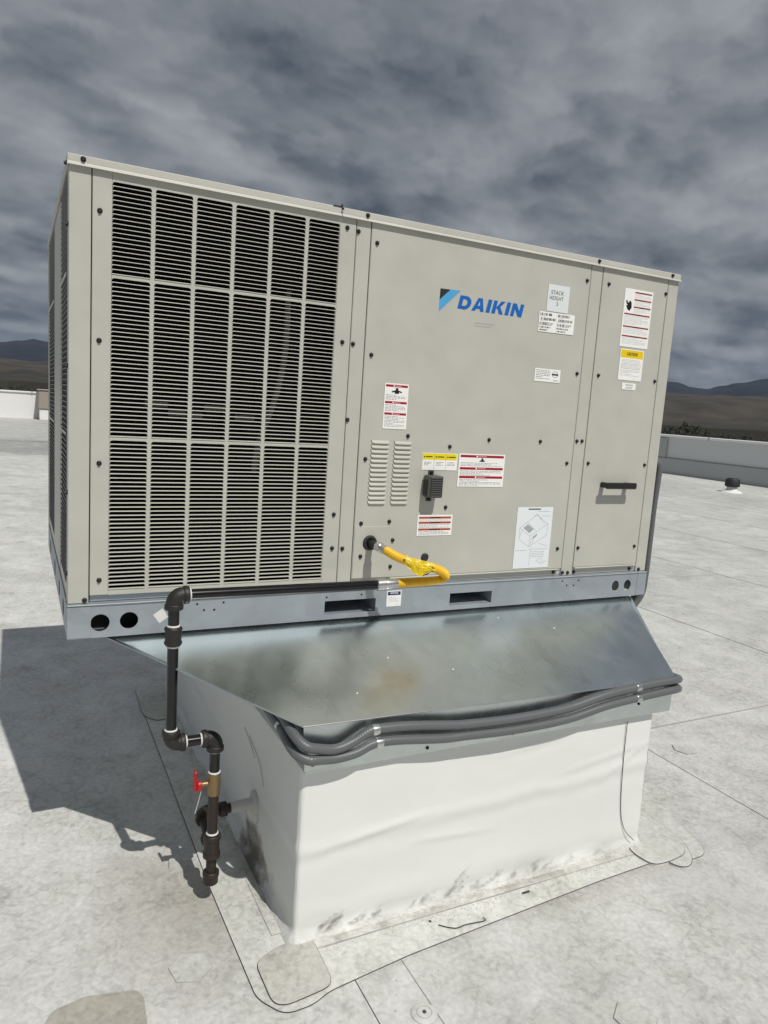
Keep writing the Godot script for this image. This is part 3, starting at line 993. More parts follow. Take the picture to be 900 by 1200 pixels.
# ---------------------------------------------------------------- the sheet metal adapter
func make_adapter() -> void:
	var t := thing("curb_adapter", "galvanised sheet metal adapter sloping out from under the unit", "curb adapter", F(0.99, -0.27, -0.5))
	var f := noise(FastNoiseLite.TYPE_SIMPLEX_SMOOTH, 1.6, 3, 15)
	var slope := func(tl: Vector3, tr: Vector3, bl: Vector3, br: Vector3, amp: float) -> MB:
		var rows := []
		var under := []
		var nn := (bl - tl).cross(tr - tl).normalized()
		for i in 25:
			var row := PackedVector3Array()
			var low := PackedVector3Array()
			for j in 41:
				var u := j / 40.0
				var w := i / 24.0
				var p := tl.lerp(tr, u).lerp(bl.lerp(br, u), w)
				var edge := sin(PI * u) * sin(PI * w)
				p += nn * f.get_noise_3d(p.x * 1.2, p.y, p.z * 1.2) * amp * edge
				row.append(p)
				low.append(p - nn * 0.0022)
			rows.append(row); under.append(low)
		var b := MB.new()
		b.sheet(rows)
		b.sheet(under, true)
		for i in 24:
			b.facing([rows[i][0], rows[i + 1][0], under[i + 1][0], under[i][0]], tl - tr)
			b.facing([rows[i][40], rows[i + 1][40], under[i + 1][40], under[i][40]], tr - tl)
		for j in 40:
			b.facing([rows[24][j], rows[24][j + 1], under[24][j + 1], under[24][j]], bl - tl)
		return b
	var tlf := F(0.092, -0.003, 0.0)
	var trf := F(1.870, -0.004, 0.0)
	var blf := F(0.483, -0.134, 0.368)
	var brf := F(1.713, -0.160, 0.368)
	part("sloped_panel", slope.call(tlf + Vector3(0, 0.002, -0.03), trf + Vector3(0, 0.002, -0.03), blf, brf, 0.007), M.galv, t)
	var tlb := F(0.092, -0.005, -1.17)
	var trb := F(1.870, -0.006, -1.17)
	var blb := F(0.483, -0.14, -1.40)
	var brb := F(1.713, -0.16, -1.40)
	part("sloped_panel", slope.call(tlb, tlf + Vector3(0.002, -0.002, 0), blb, blf + Vector3(0.002, -0.004, -0.004), 0.004), M.galv, t)
	part("sloped_panel", slope.call(trf + Vector3(-0.002, -0.002, 0), trb, brf + Vector3(-0.002, -0.004, -0.004), brb, 0.004), M.galv, t)
	part("sloped_panel", slope.call(trb, tlb, brb, blb, 0.004), M.galv, t)
	part("hem", tubed([blf, brf], 0.0019, 8), M.steel, t)
	part("hem", tubed([tlf + Vector3(0.002, -0.001, -0.03), blf], 0.0014, 8), M.galv, t)
	# skirt round the top of the curb
	var z := 0.362
	var s := MB.new()
	var p := [F(0.487, -0.136, z), F(0.495, -0.252, z), F(1.703, -0.263, z), F(1.707, -0.162, z)]
	sheet_plate(s, p, Vector3(0, 0, -0.002))
	part("skirt", s, M.galv, t)
	s = MB.new()
	sheet_plate(s, [F(0.487, -0.136, z - 0.0025), F(0.495, -0.252, z - 0.0025), F(0.484, -0.25, -1.39), F(0.480, -0.142, -1.39)], Vector3(0.002, 0, 0))
	part("skirt", s, M.galv, t)
	s = MB.new()
	sheet_plate(s, [F(1.707, -0.162, z - 0.0025), F(1.703, -0.263, z - 0.0025), F(1.703, -0.263, -1.39), F(1.707, -0.165, -1.39)], Vector3(-0.002, 0, 0))
	part("skirt", s, M.galv, t)
	# hem under the skirt, folded back to the curb
	part("hem", boxed(F(0.4985, -0.2585, CZ + 0.006), F(1.700, -0.2545, z - 0.003)), M.galv, t)
	part("hem", boxed(F(1.662, -0.2585, -1.37), F(1.700, -0.2545, CZ - 0.003)), M.galv, t)
	for q in [[1.565, -0.208], [1.566, -0.222], [0.515, -0.236], [1.10, -0.246], [0.83, -0.244]]:
		screw_at(t, F(q[0], q[1], z), 0.75)
	# specks of old sealant on the slope
	for q in [[0.80, 0.17], [1.25, 0.05], [0.97, 0.24], [0.66, 0.28], [1.42, 0.12]]:
		var c := F(q[0], -0.002 - 0.138 * q[1] / 0.368 - 0.001, q[1])
		part("sealant_speck", tubed([c, c + Vector3(0, 0.0022, 0.0006)], [0.003, 0.0014], 8), M.tape, t)

func sheet_plate(b: MB, p: Array, back: Vector3) -> void:
	var q := []
	for e in p:
		q.append(e + back)
	b.facing([p[0], p[1], p[2], p[3]], -back)
	b.facing([q[0], q[1], q[2], q[3]], back)
	var mid: Vector3 = (p[0] + p[2]) / 2.0
	for i in 4:
		var j := (i + 1) % 4
		b.facing([p[i], p[j], q[j], q[i]], (p[i] + p[j]) / 2.0 - mid)

# ---------------------------------------------------------------- the unit
var screw_mesh: ArrayMesh

func screw_at(parent: Node, at: Vector3, size := 1.0) -> void:
	if screw_mesh == null:
		var b := MB.new()
		b.tube([Vector3(0, 0, 0), Vector3(0, 0, 0.0012), Vector3(0, 0, 0.0022)], [0.0062, 0.0062, 0.0050], 16, true)
		b.tube([Vector3(0, 0, 0.0021), Vector3(0, 0, 0.0052), Vector3(0, 0, 0.0057)], [0.0043, 0.0043, 0.0036], 6, true, true)
		screw_mesh = b.mesh()
	put("screw", screw_mesh, M.screw, parent, at, Basis(Vector3.BACK, at.x * 37.0 + at.y * 91.0).scaled(Vector3.ONE * size))

func make_unit() -> void:
	var base := F(0.965, 0.0, -0.585)
	var t := thing("rooftop_air_conditioner", "large beige packaged air conditioner with louvered condenser panel and galvanised base rail", "air conditioner", base)
	var zf := -0.01
	# base rail, a channel with round holes and fork pockets
	var rail := MB.new()
	rail.plate(0.0, 1.93, 0.0, 0.0832, 0.0, 0.003, [[0.0755, 0.0378, 0.0225, 0.0218, true], [0.1440, 0.0390, 0.0222, 0.0215, true], [0.7565, 0.0348, 0.0812, 0.0195, false], [1.1745, 0.0334, 0.0790, 0.0195, false], [1.785, 0.0400, 0.0165, 0.0195, true], [1.842, 0.0405, 0.0165, 0.0195, true]])
	rail.box(Vector3(0, 0.0835, -0.06), Vector3(1.93, 0.0865, 0.004), 0.001)
	rail.box(Vector3(0.004, 0.0005, -0.058), Vector3(1.926, 0.0032, -0.0032))
	for i in rail.v.size():
		rail.v[i].y += UP0
	var ro := part("base_rail", rail, M.rail, t)
	for q in [[0.0395, 0.062], [0.0395, 0.0215], [0.2250, 0.0487], [0.3137, 0.0701], [0.332, 0.0526], [0.3592, 0.0519], [0.3837, 0.0702], [1.5408, 0.0702], [1.5614, 0.0542], [1.5917, 0.0526], [1.6121, 0.0696], [1.903, 0.062], [1.900, 0.0245], [0.68, 0.066], [0.79, 0.068]]:
		var h := MB.new()
		h.tube([Vector3(q[0], q[1] + UP0, -0.001), Vector3(q[0], q[1] + UP0, 0.0006)], 0.0042 if (q[0] < 0.1 or q[0] > 1.7) else 0.0030, 10)
		part("rivet_hole", h, M.dark, ro)
	for x in [0.7565, 1.1745]: # the sleeves of the fork pockets run back into the base
		var pk := MB.new()
		for q in [[F(x - 0.0835, 0.012, -0.30), F(x - 0.082, 0.057, -0.004)], [F(x + 0.082, 0.012, -0.30), F(x + 0.0835, 0.057, -0.004)], [F(x - 0.082, 0.0555, -0.30), F(x + 0.082, 0.057, -0.004)], [F(x - 0.082, 0.012, -0.30), F(x + 0.082, 0.0135, -0.004)], [F(x - 0.082, 0.012, -0.31), F(x + 0.082, 0.057, -0.302)]]:
			pk.box(q[0], q[1])
		part("fork_pocket", pk, M.rail, t)
	var inner := MB.new()
	inner.box(F(0.02, 0.003, -1.10), F(0.665, 0.08, -0.07))
	inner.box(F(0.845, 0.003, -1.10), F(1.085, 0.08, -0.07))
	inner.box(F(1.265, 0.003, -1.10), F(1.835, 0.08, -0.07))
	part("base_pan", inner, M.dark, t)
	var sr := MB.new()
	sr.box(F(0.0, 0.0, -1.17), F(0.003, 0.0832, -0.0032))
	sr.box(F(1.927, 0.0, -1.17), F(1.93, 0.0832, -0.0032))
	sr.box(F(0.0032, 0.0, -1.17), F(1.9268, 0.0832, -1.167))
	sr.box(F(0.0, 0.0835, -1.17), F(0.05, 0.0865, -0.0605))
	part("side_rail", sr, M.rail, t)
	for q in [[-0.16, 0.03, 0.05], [-0.36, 0.03, 0.05], [-0.62, 0.035, 0.08], [-0.95, 0.035, 0.08]]:
		var h := MB.new()
		h.tube([F(-0.0006, 0.040, q[0]), F(0.0015, 0.040, q[0])], q[1] * 0.75, 18)
		part("rail_hole", h, M.dark, t)
	part("hole_plug", tubed([F(1.785, 0.040, -0.006), F(1.785, 0.040, -0.0025)], 0.0175, 18), M.rubber, t)
	part("rail_plate", boxed(F(0.0, 0.002, 0.0002), F(0.054, 0.0815, 0.0012), 0.0004), M.rail, t)
	part("rail_plate", boxed(F(1.886, 0.002, 0.0002), F(1.93, 0.0815, 0.0012), 0.0004), M.rail, t)
	# body behind the panels
	var core := MB.new()
	core.box(F(0.73, 0.088, -1.16), F(1.925, 1.115, -0.022))
	part("cabinet_core", core, M.dark, t)
	part("condenser_coil", boxed(F(0.045, 0.09, -1.14), F(0.729, 1.108, -0.085)), M.coil, t)
	part("back_panel", boxed(F(0.0, 0.088, -1.172), F(1.93, 1.105, -1.161), 0.002), M.paint, t)
	part("right_panel", boxed(F(1.926, 0.088, -1.16), F(1.931, 1.105, -0.022), 0.001), M.paint, t)
	# painted strip below the panels
	part("base_strip", boxed(F(0.756, 0.088, -0.024), F(1.885, 0.1105, -0.0185), 0.001), M.paint, t)
	part("base_strip", boxed(F(0.052, 0.088, -0.024), F(0.712, 0.1035, -0.020), 0.001), M.rail, t)
	# posts
	var post := MB.new()
	post.box(F(0.002, 0.0875, -0.020), F(0.0489, 1.112, zf), 0.0012)
	post.box(F(0.002, 0.0875, -0.060), F(0.006, 1.112, -0.0202), 0.001)
	var p1 := part("corner_post", post, M.paint, t)
	part("corner_post", boxed(F(1.8845, 0.0875, -0.022), F(1.9315, 1.112, zf - 0.0005), 0.0016), M.paint, t)
	part("centre_post", boxed(F(0.7137, 0.0875, -0.022), F(0.7560, 1.112, zf - 0.0008), 0.0016), M.paint, t)
	part("centre_post", boxed(F(1.5405, 0.0875, -0.022), F(1.5885, 1.112, zf - 0.0008), 0.0016), M.paint, t)
	screw_at(p1, F(0.0401, 0.095, zf))
	for q in [0.98, 0.66, 0.36, 0.16]: # screws seen edge-on along the left side
		put("screw", screw_mesh, M.screw, p1, F(0.002, q, -0.03), Basis(Vector3.UP, -PI / 2))
	# condenser panel
	var x0 := 0.0945
	var dx := 0.0965
	var cw := 0.0876
	var pitch := 0.01031
	var banks := [[0.8795, 20], [0.4998, 36], [0.1195, 36]]
	var cp := MB.new()
	var zb := zf - 0.003
	cp.box(F(0.0515, 0.1055, -0.020), F(x0, 1.1115, zf), 0.0014)
	cp.box(F(x0 + 5 * dx + cw, 0.1055, -0.020), F(0.7115, 1.1115, zf), 0.0014)
	var tops := []
	for b in banks:
		tops.append(b[0] + b[1] * pitch)
	for i in 6:
		var a := x0 + i * dx
		cp.box(F(a, 0.1055, -0.018), F(a + cw, 0.1195, zf - 0.0001))
		cp.box(F(a, tops[2], zb), F(a + cw, 0.4998, zf - 0.0001))
		cp.box(F(a, tops[1], zb), F(a + cw, 0.8795, zf - 0.0001))
		cp.box(F(a, tops[0], zb), F(a + cw, 1.1115, zf - 0.0001))
		if i < 5:
			cp.box(F(a + cw, 0.1055, zb), F(a + dx, 1.1115, zf))
	var panel := part("condenser_panel", cp, M.paint, t)
	var slat := slat_mesh(cw, pitch)
	var rest := MB.new()
	var count := 0
	for i in 6:
		for b in 3:
			for j in banks[b][1]:
				var at := F(x0 + i * dx, banks[b][0] + j * pitch, zf)
				if count < 300:
					put("louver_slat", slat[0], M.paint, panel, at)
					count += 1
				else:
					var o := rest.v.size()
					var src: MB = slat[1]
					for q in src.v.size():
						rest.vert(src.v[q] + at, src.n[q], src.t[q])
					for q in src.k:
						rest.k.append(q + o)
	part("louver_bank", rest, M.paint, panel).set_meta("kind", "stuff")
	for q in [[0.0675, 1.0162], [0.0682, 0.7243], [0.0707, 0.434], [0.0731, 0.144], [0.6851, 1.0796], [0.6887, 0.7808], [0.692, 0.3038], [0.6925, 0.2066]]:
		screw_at(panel, F(q[0], q[1], zf))
	# things glimpsed through the louvers
	var tubem := curve([F(0.541, 0.90, -0.045), F(0.540, 0.77, -0.043), F(0.530, 0.679, -0.042), F(0.506, 0.587, -0.042), F(0.476, 0.50, -0.043), F(0.465, 0.42, -0.045)], 0.03)
	part("coil_tube", tubed(tubem, 0.008, 10), M.inside, t)
	for q in [[0.185, 0.576, 0.242, 0.59], [0.243, 0.555, 0.287, 0.57], [0.335, 0.574, 0.39, 0.588], [0.302, 0.552, 0.331, 0.566], [0.418, 0.551, 0.472, 0.567]]:
		part("coil_label", boxed(F(q[0], q[1], -0.084), F(q[2], q[3], -0.0805)), M.inside, t)
	# left side: coil guards either side of a sheet metal column
	left_side(t)
	# main panel, right panel
	var mp := part("service_panel", boxed(F(0.7582, 0.1125, -0.0215), F(1.5385, 1.1115, zf), 0.0016), M.paint, t)
	part("hem", boxed(F(0.884, 0.1085, -0.020), F(1.527, 0.1122, zf + 0.005), 0.001), M.lid, mp)
	for q in [[0.7758, 1.0542], [0.7785, 0.7546], [0.7799, 0.4633], [0.9128, 0.5342], [1.0586, 0.5081], [1.199, 0.5341], [1.3981, 0.5363], [1.0602, 0.3233], [1.5244, 1.0547], [1.5211, 0.7613], [1.5163, 0.4689], [1.513, 0.1811], [0.8701, 0.2815], [0.8855, 0.2254], [0.8829, 0.1453]]:
		screw_at(mp, F(q[0], q[1], zf))
	var grom := MB.new()
	grom.tube([F(0.9995, 0.1698, zf - 0.001), F(0.9995, 0.1698, zf + 0.003), F(0.9995, 0.1698, zf + 0.005)], [0.0125, 0.0125, 0.009], 20)
	part("hole_plug", grom, M.rubber, mp)
	for q in [[0.7154, 1.0757], [0.7182, 0.7791], [0.7146, 0.5712], [0.7217, 0.2045]]:
		screw_at(t, F(q[0] + 0.003, q[1], zf - 0.0008))
	for q in [[1.5502, 0.5434], [1.5721, 0.5442], [1.5458, 0.0972], [1.5683, 0.0962]]:
		screw_at(t, F(q[0], q[1], zf - 0.0008))
	for q in [[1.0584, 0.099], [1.5124, 0.0987], [1.6024, 0.0955], [1.8601, 0.0960]]:
		screw_at(t, F(q[0], q[1], -0.0185))
	screw_at(t, F(1.8979, 0.0945, zf - 0.0005))
	# small plate where the gas line enters
	var gp := part("gas_plate", boxed(F(0.7600, 0.1145, zf - 0.001), F(0.8775, 0.268, zf + 0.0014), 0.0007), M.paint, mp)
	for q in [[0.7789, 0.2769], [0.7826, 0.1799]]:
		screw_at(gp, F(q[0], q[1], zf + (0.0 if q[1] > 0.27 else 0.0014)))
	part("gas_grommet", ring_mesh(F(0.8102, 0.2196, zf + 0.001), 0.0165, 0.0065), M.rubber, gp)
	# pressed vent louvers
	var vent := vent_mesh()
	for c in 2:
		for j in 14:
			put("vent_louver", vent, M.paint, mp, F(0.7925 + c * 0.0738 + j * 0.0001, 0.3335 + j * 0.01345, zf))
	# right hand access panel with its handle
	var ap := part("access_panel", boxed(F(1.5905, 0.1135, -0.0215), F(1.8820, 1.1115, zf), 0.0016), M.paint, t)
	part("hem", boxed(F(1.595, 0.1095, -0.020), F(1.880, 0.1132, zf + 0.005), 0.001), M.lid, ap)
	for q in [[1.6167, 1.0562], [1.6123, 0.7629], [1.6081, 0.4711], [1.6022, 0.1814], [1.874, 1.0575], [1.8698, 0.7625], [1.8675, 0.4713], [1.8636, 0.18]]:
		screw_at(ap, F(q[0], q[1], zf))
	var hd := MB.new()
	hd.box(F(1.665, 0.389, zf + 0.030), F(1.803, 0.411, zf + 0.042), 0.004)
	hd.box(F(1.672, 0.391, zf), F(1.690, 0.409, zf + 0.031), 0.002)
	hd.box(F(1.778, 0.391, zf), F(1.796, 0.409, zf + 0.031), 0.002)
	part("handle", hd, M.plastic, ap)
	# finned cover on the service panel
	cover(mp, zf)
	# lid in two pieces
	for q in [[-0.002, 0.6652], [0.6668, 1.933]]:
		var l := MB.new()
		l.box(F(q[0], 1.1105, -1.182), F(q[1], 1.1282, -0.0045), 0.0022)
		l.sheet([PackedVector3Array([F(q[0], 1.1125, -0.0050), F(q[0], 1.1105, -0.0045), F(q[0], 1.1075, -0.0020), F(q[0], 1.1048, 0.0001), F(q[0], 1.1040, -0.0003), F(q[0], 1.1046, -0.0030), F(q[0], 1.1100, -0.0080)]), PackedVector3Array([F(q[1], 1.1125, -0.0050), F(q[1], 1.1105, -0.0045), F(q[1], 1.1075, -0.0020), F(q[1], 1.1048, 0.0001), F(q[1], 1.1040, -0.0003), F(q[1], 1.1046, -0.0030), F(q[1], 1.1100, -0.0080)])], true)
		l.box(F(q[0], 1.1046, -1.182), F(q[1], 1.1112, -1.176))
		if q[0] < 0.0:
			l.box(F(q[0], 1.1046, -1.1755), F(q[0] + 0.003, 1.1112, -0.004))
		var lo := part("lid", l, M.lid, t)
		for s in [0.0313, 0.7408, 1.562, 1.8911]:
			if s > q[0] and s < q[1]:
				screw_at(lo, F(s, 1.1195, -0.0045))
	put("screw", screw_mesh, M.screw, t, F(-0.002, 1.112, -0.03), Basis(Vector3.UP, -PI / 2))
	var clip := MB.new()
	clip.box(F(0.640, 1.1284, -0.018), F(0.668, 1.1292, -0.002))
	clip.box(F(0.664, 1.1283, -0.012), F(0.6665, 1.1355, -0.001), 0.0006)
	part("lid_clip", clip, M.grey_plastic, t)
	screw_at(t, F(0.6660, 1.123, 0.0), 0.5)
	stickers(t, mp, ap, ro, zf)

func slat_mesh(w: float, p: float) -> Array: # one pressed louver: lip, sloping top, rounded upper corners of its slot
	var b := MB.new()
	var pr := [Vector2(-0.0005, -0.0001), Vector2(0.0014, 0.0000), Vector2(0.0019, 0.0004), Vector2(0.0016, 0.0010), Vector2(0.0004, 0.0017), Vector2(-0.0036, 0.0023), Vector2(-0.0036, 0.0017), Vector2(0.0000, 0.0010)]
	var l := PackedVector3Array()
	var r := PackedVector3Array()
	for q in pr:
		l.append(Vector3(0, q.y, q.x)); r.append(Vector3(w, q.y, q.x))
	for i in pr.size() - 1:
		var o := Vector3(0, pr[i + 1].x - pr[i].x, -(pr[i + 1].y - pr[i].y)) * -1.0
		b.facing([l[i], l[i + 1], r[i + 1], r[i]], Vector3(0, 0.5, 1) if i < 5 else Vector3.DOWN)
	var rr := 0.0064
	for s in [0, 1]:
		var cx := rr if s == 0 else w - rr
		var corner := Vector3(0 if s == 0 else w, p, 0)
		for i in 4:
			var a0 := PI / 2.0 + PI / 2.0 * i / 4.0
			var a1 := PI / 2.0 + PI / 2.0 * (i + 1) / 4.0
			var sx := 1.0 if s == 0 else -1.0
			b.facing([corner, Vector3(cx + sx * cos(a0) * rr, p - rr + sin(a0) * rr, 0), Vector3(cx + sx * cos(a1) * rr, p - rr + sin(a1) * rr, 0)], Vector3.BACK)
	return [b.mesh(), b]

func ring_mesh(c: Vector3, r: float, thick: float) -> MB:
	var a := []
	for i in 25:
		a.append(c + Vector3(cos(TAU * i / 24) * r, sin(TAU * i / 24) * r, 0))
	return tubed(a, thick, 8, false)

func vent_mesh() -> ArrayMesh: # a hood pressed outwards, open below
	var b := MB.new()
	var rows := []
	var w := 0.062
	for i in 7:
		var u := i / 6.0
		var row := PackedVector3Array()
		for j in 13:
			var s := j / 12.0
			var e := pow(clampf(sin(PI * s) * 3.2, 0.0, 1.0), 0.6)
			row.append(Vector3(s * w, 0.0098 * (1.0 - u * e) * 0.9 + 0.0008, 0.0052 * e * sin(u * PI / 2.0) + 0.0001))
		rows.append(row)
	b.sheet(rows)
	var last: PackedVector3Array = rows[6]
	for j in 12: # the dark mouth under the lip
		b.facing([last[j], last[j + 1], Vector3(last[j + 1].x, last[j + 1].y + 0.0005, -0.001), Vector3(last[j].x, last[j].y + 0.0005, -0.001)], Vector3.DOWN)
	return b.mesh()

func cover(mp: Node, zf: float) -> void:
	var c := part("vent_cover", boxed(F(0.976, 0.357, zf), F(1.022, 0.422, zf + 0.040), 0.003), M.grey_plastic, mp)
	for j in 9:
		part("fin", boxed(F(0.979, 0.3615 + j * 0.0066, zf + 0.0395), F(1.019, 0.3648 + j * 0.0066, zf + 0.0435), 0.0006), M.grey_plastic, c)
	for j in 4:
		part("fin", boxed(F(0.9725, 0.362, zf + 0.006 + j * 0.009), F(0.9765, 0.417, zf + 0.010 + j * 0.009), 0.0006), M.grey_plastic, c)
	part("ear", boxed(F(0.990, 0.421, zf), F(1.008, 0.436, zf + 0.004), 0.001), M.grey_plastic, c)
	part("ear", boxed(F(0.988, 0.343, zf), F(1.006, 0.358, zf + 0.004), 0.001), M.grey_plastic, c)
	screw_at(c, F(0.999, 0.430, zf + 0.004))
	screw_at(c, F(0.997, 0.3485, zf + 0.004))

func left_side(t: Node) -> void:
	part("side_column", boxed(F(0.001, 0.088, -0.70), F(0.044, 1.108, -0.33), 0.012), M.paint, t)
	part("corner_post", boxed(F(0.002, 0.088, -1.160), F(0.04, 1.108, -1.13), 0.002), M.paint, t)
	part("side_sill", boxed(F(0.003, 0.088, -1.128), F(0.044, 0.125, -0.062), 0.003), M.paint, t)
	part("side_header", boxed(F(0.006, 1.092, -1.128), F(0.044, 1.108, -0.062), 0.003), M.paint, t)
	for q in [[-0.325, -0.063], [-1.125, -0.705]]:
		var g := MB.new()
		var wire := 0.0013
		var x := 0.0022
		var y := 0.13
		while y < 1.09: # stout wires across, thin wires up
			g.box(F(x - wire, y - wire, q[0]), F(x + wire, y + wire, q[1]))
			y += 0.0135
		var z: float = q[0] + 0.01
		while z < q[1]:
			g.box(F(x + wire, 0.125, z - wire), F(x + 3.0 * wire, 1.09, z + wire))
			z += 0.026
		var o := part("wire_guard", g, M.conduit_grey, t)
		o.set_meta("kind", "stuff")
		part("guard_bar", boxed(F(-0.0015, 0.496, q[0]), F(0.0008, 0.503, q[1]), 0.001), M.lid, t)
		part("guard_bar", boxed(F(-0.0015, 0.872, q[0]), F(0.0008, 0.879, q[1]), 0.001), M.lid, t)

# ---------------------------------------------------------------- print on the unit
class Pic:
	var im: Image
	var r: RandomNumberGenerator
	func _init(w: int, h: int, sd: int) -> void:
		im = Image.create(w, h, false, Image.FORMAT_RGB8)
		im.fill(Color(0.93, 0.93, 0.92))
		r = RandomNumberGenerator.new()
		r.seed = sd
	func bar(x: float, y: float, w: float, h: float, c: Color) -> void:
		im.fill_rect(Rect2i(int(x), int(y), int(maxf(w, 1)), int(maxf(h, 1))), c)
	func text(x: float, y: float, w: float, h: float, step := 4, c := Color(0.45, 0.45, 0.47)) -> void: # lines of print too small to read
		var yy := y
		while yy < y + h:
			var xx := x
			var stop := x + w * (1.0 if r.randf() < 0.7 else r.randf_range(0.4, 0.9))
			while xx < stop:
				var l := r.randf_range(3, 13)
				bar(xx, yy, minf(l, stop - xx), maxf(step * 0.4, 1.0), c.lerp(Color(0.7, 0.7, 0.7), r.randf() * 0.4))
				xx += l + 2
			yy += step
	func line(a: Vector2, b: Vector2, c: Color, w := 1) -> void:
		var n := int(a.distance_to(b)) + 1
		for i in n + 1:
			var p := a.lerp(b, float(i) / n)
			bar(p.x, p.y, w, w, c)
	func poly(p: PackedVector2Array, c: Color) -> void:
		var b := Rect2(p[0], Vector2.ZERO)
		for q in p:
			b = b.expand(q)
		for y in range(int(b.position.y), int(b.end.y) + 1):
			for x in range(int(b.position.x), int(b.end.x) + 1):
				if x >= 0 and y >= 0 and x < im.get_width() and y < im.get_height() and Geometry2D.is_point_in_polygon(Vector2(x + 0.5, y + 0.5), p):
					im.set_pixel(x, y, c)
	func codes(x: float, y: float, w: float, h: float) -> void: # a strip of bars
		var xx := x
		while xx < x + w:
			var l := r.randi_range(1, 4)
			bar(xx, y, l, h, Color(0.06, 0.06, 0.06))
			xx += l + r.randi_range(1, 4)

func sticker(parent: Node, lo: Vector2, hi: Vector2, z: float, pic: Pic, called: String, label: String, lean := 0.0) -> MeshInstance3D:
	var m := mat(Color.WHITE, 0.42)
	m.albedo_texture = ImageTexture.create_from_image(pic.im)
	m.texture_repeat = false
	var w := (hi - lo) / 2.0
	var b := MB.new()
	var e := 0.0006
	var a := Vector3(-w.x, -w.y, e)
	var c := Vector3(w.x, w.y, e)
	b.quad(a, Vector3(c.x, a.y, e), c, Vector3(a.x, c.y, e), true)
	for q in [[a, Vector3(c.x, a.y, e)], [Vector3(c.x, a.y, e), c], [c, Vector3(a.x, c.y, e)], [Vector3(a.x, c.y, e), a]]:
		b.quad(q[0] - Vector3(0, 0, e), q[1] - Vector3(0, 0, e), q[1], q[0])
	for i in range(4, b.t.size()):
		b.t[i] = Vector2(0.004, 0.004)
	var mid := (lo + hi) / 2.0
	var o := put(called, b.mesh(), m, parent, F(mid.x, mid.y, z), Basis(Vector3.BACK, lean))
	if label: o.set_meta("label", label)
	return o

func words(parent: Node, s: String, lo: Vector2, size: Vector2, z: float, m: Material, bold := true, shear := 0.0, spread := true) -> void:
	var font := SystemFont.new()
	font.font_names = PackedStringArray(["Droid Sans"])
	font.font_weight = 700 if bold else 400
	var tm := TextMesh.new()
	tm.font = font
	tm.text = s
	tm.font_size = 64
	tm.pixel_size = 0.01
	tm.depth = 0.02
	var src := tm.surface_get_arrays(0)
	var p: PackedVector3Array = src[Mesh.ARRAY_VERTEX]
	if p.is_empty():
		return
	var bb := AABB(p[0], Vector3.ZERO)
	for q in p:
		bb = bb.expand(q)
	var sc := Vector2(size.x / bb.size.x, size.y / bb.size.y)
	if not spread:
		sc.x = sc.y
	for i in p.size():
		var y := (p[i].y - bb.position.y) * sc.y
		var x := (p[i].x - bb.get_center().x) * sc.x if not spread else (p[i].x - bb.position.x) * sc.x
		p[i] = Vector3(x + shear * y, y, (p[i].z - bb.position.z) / maxf(bb.size.z, 1e-6) * 0.0004)
	var a := []
	a.resize(Mesh.ARRAY_MAX)
	a[Mesh.ARRAY_VERTEX] = p
	a[Mesh.ARRAY_NORMAL] = src[Mesh.ARRAY_NORMAL]
	a[Mesh.ARRAY_INDEX] = src[Mesh.ARRAY_INDEX]
	var am := ArrayMesh.new()
	am.add_surface_from_arrays(Mesh.PRIMITIVE_TRIANGLES, a)
	put("lettering", am, m, parent, F(lo.x, lo.y, z))

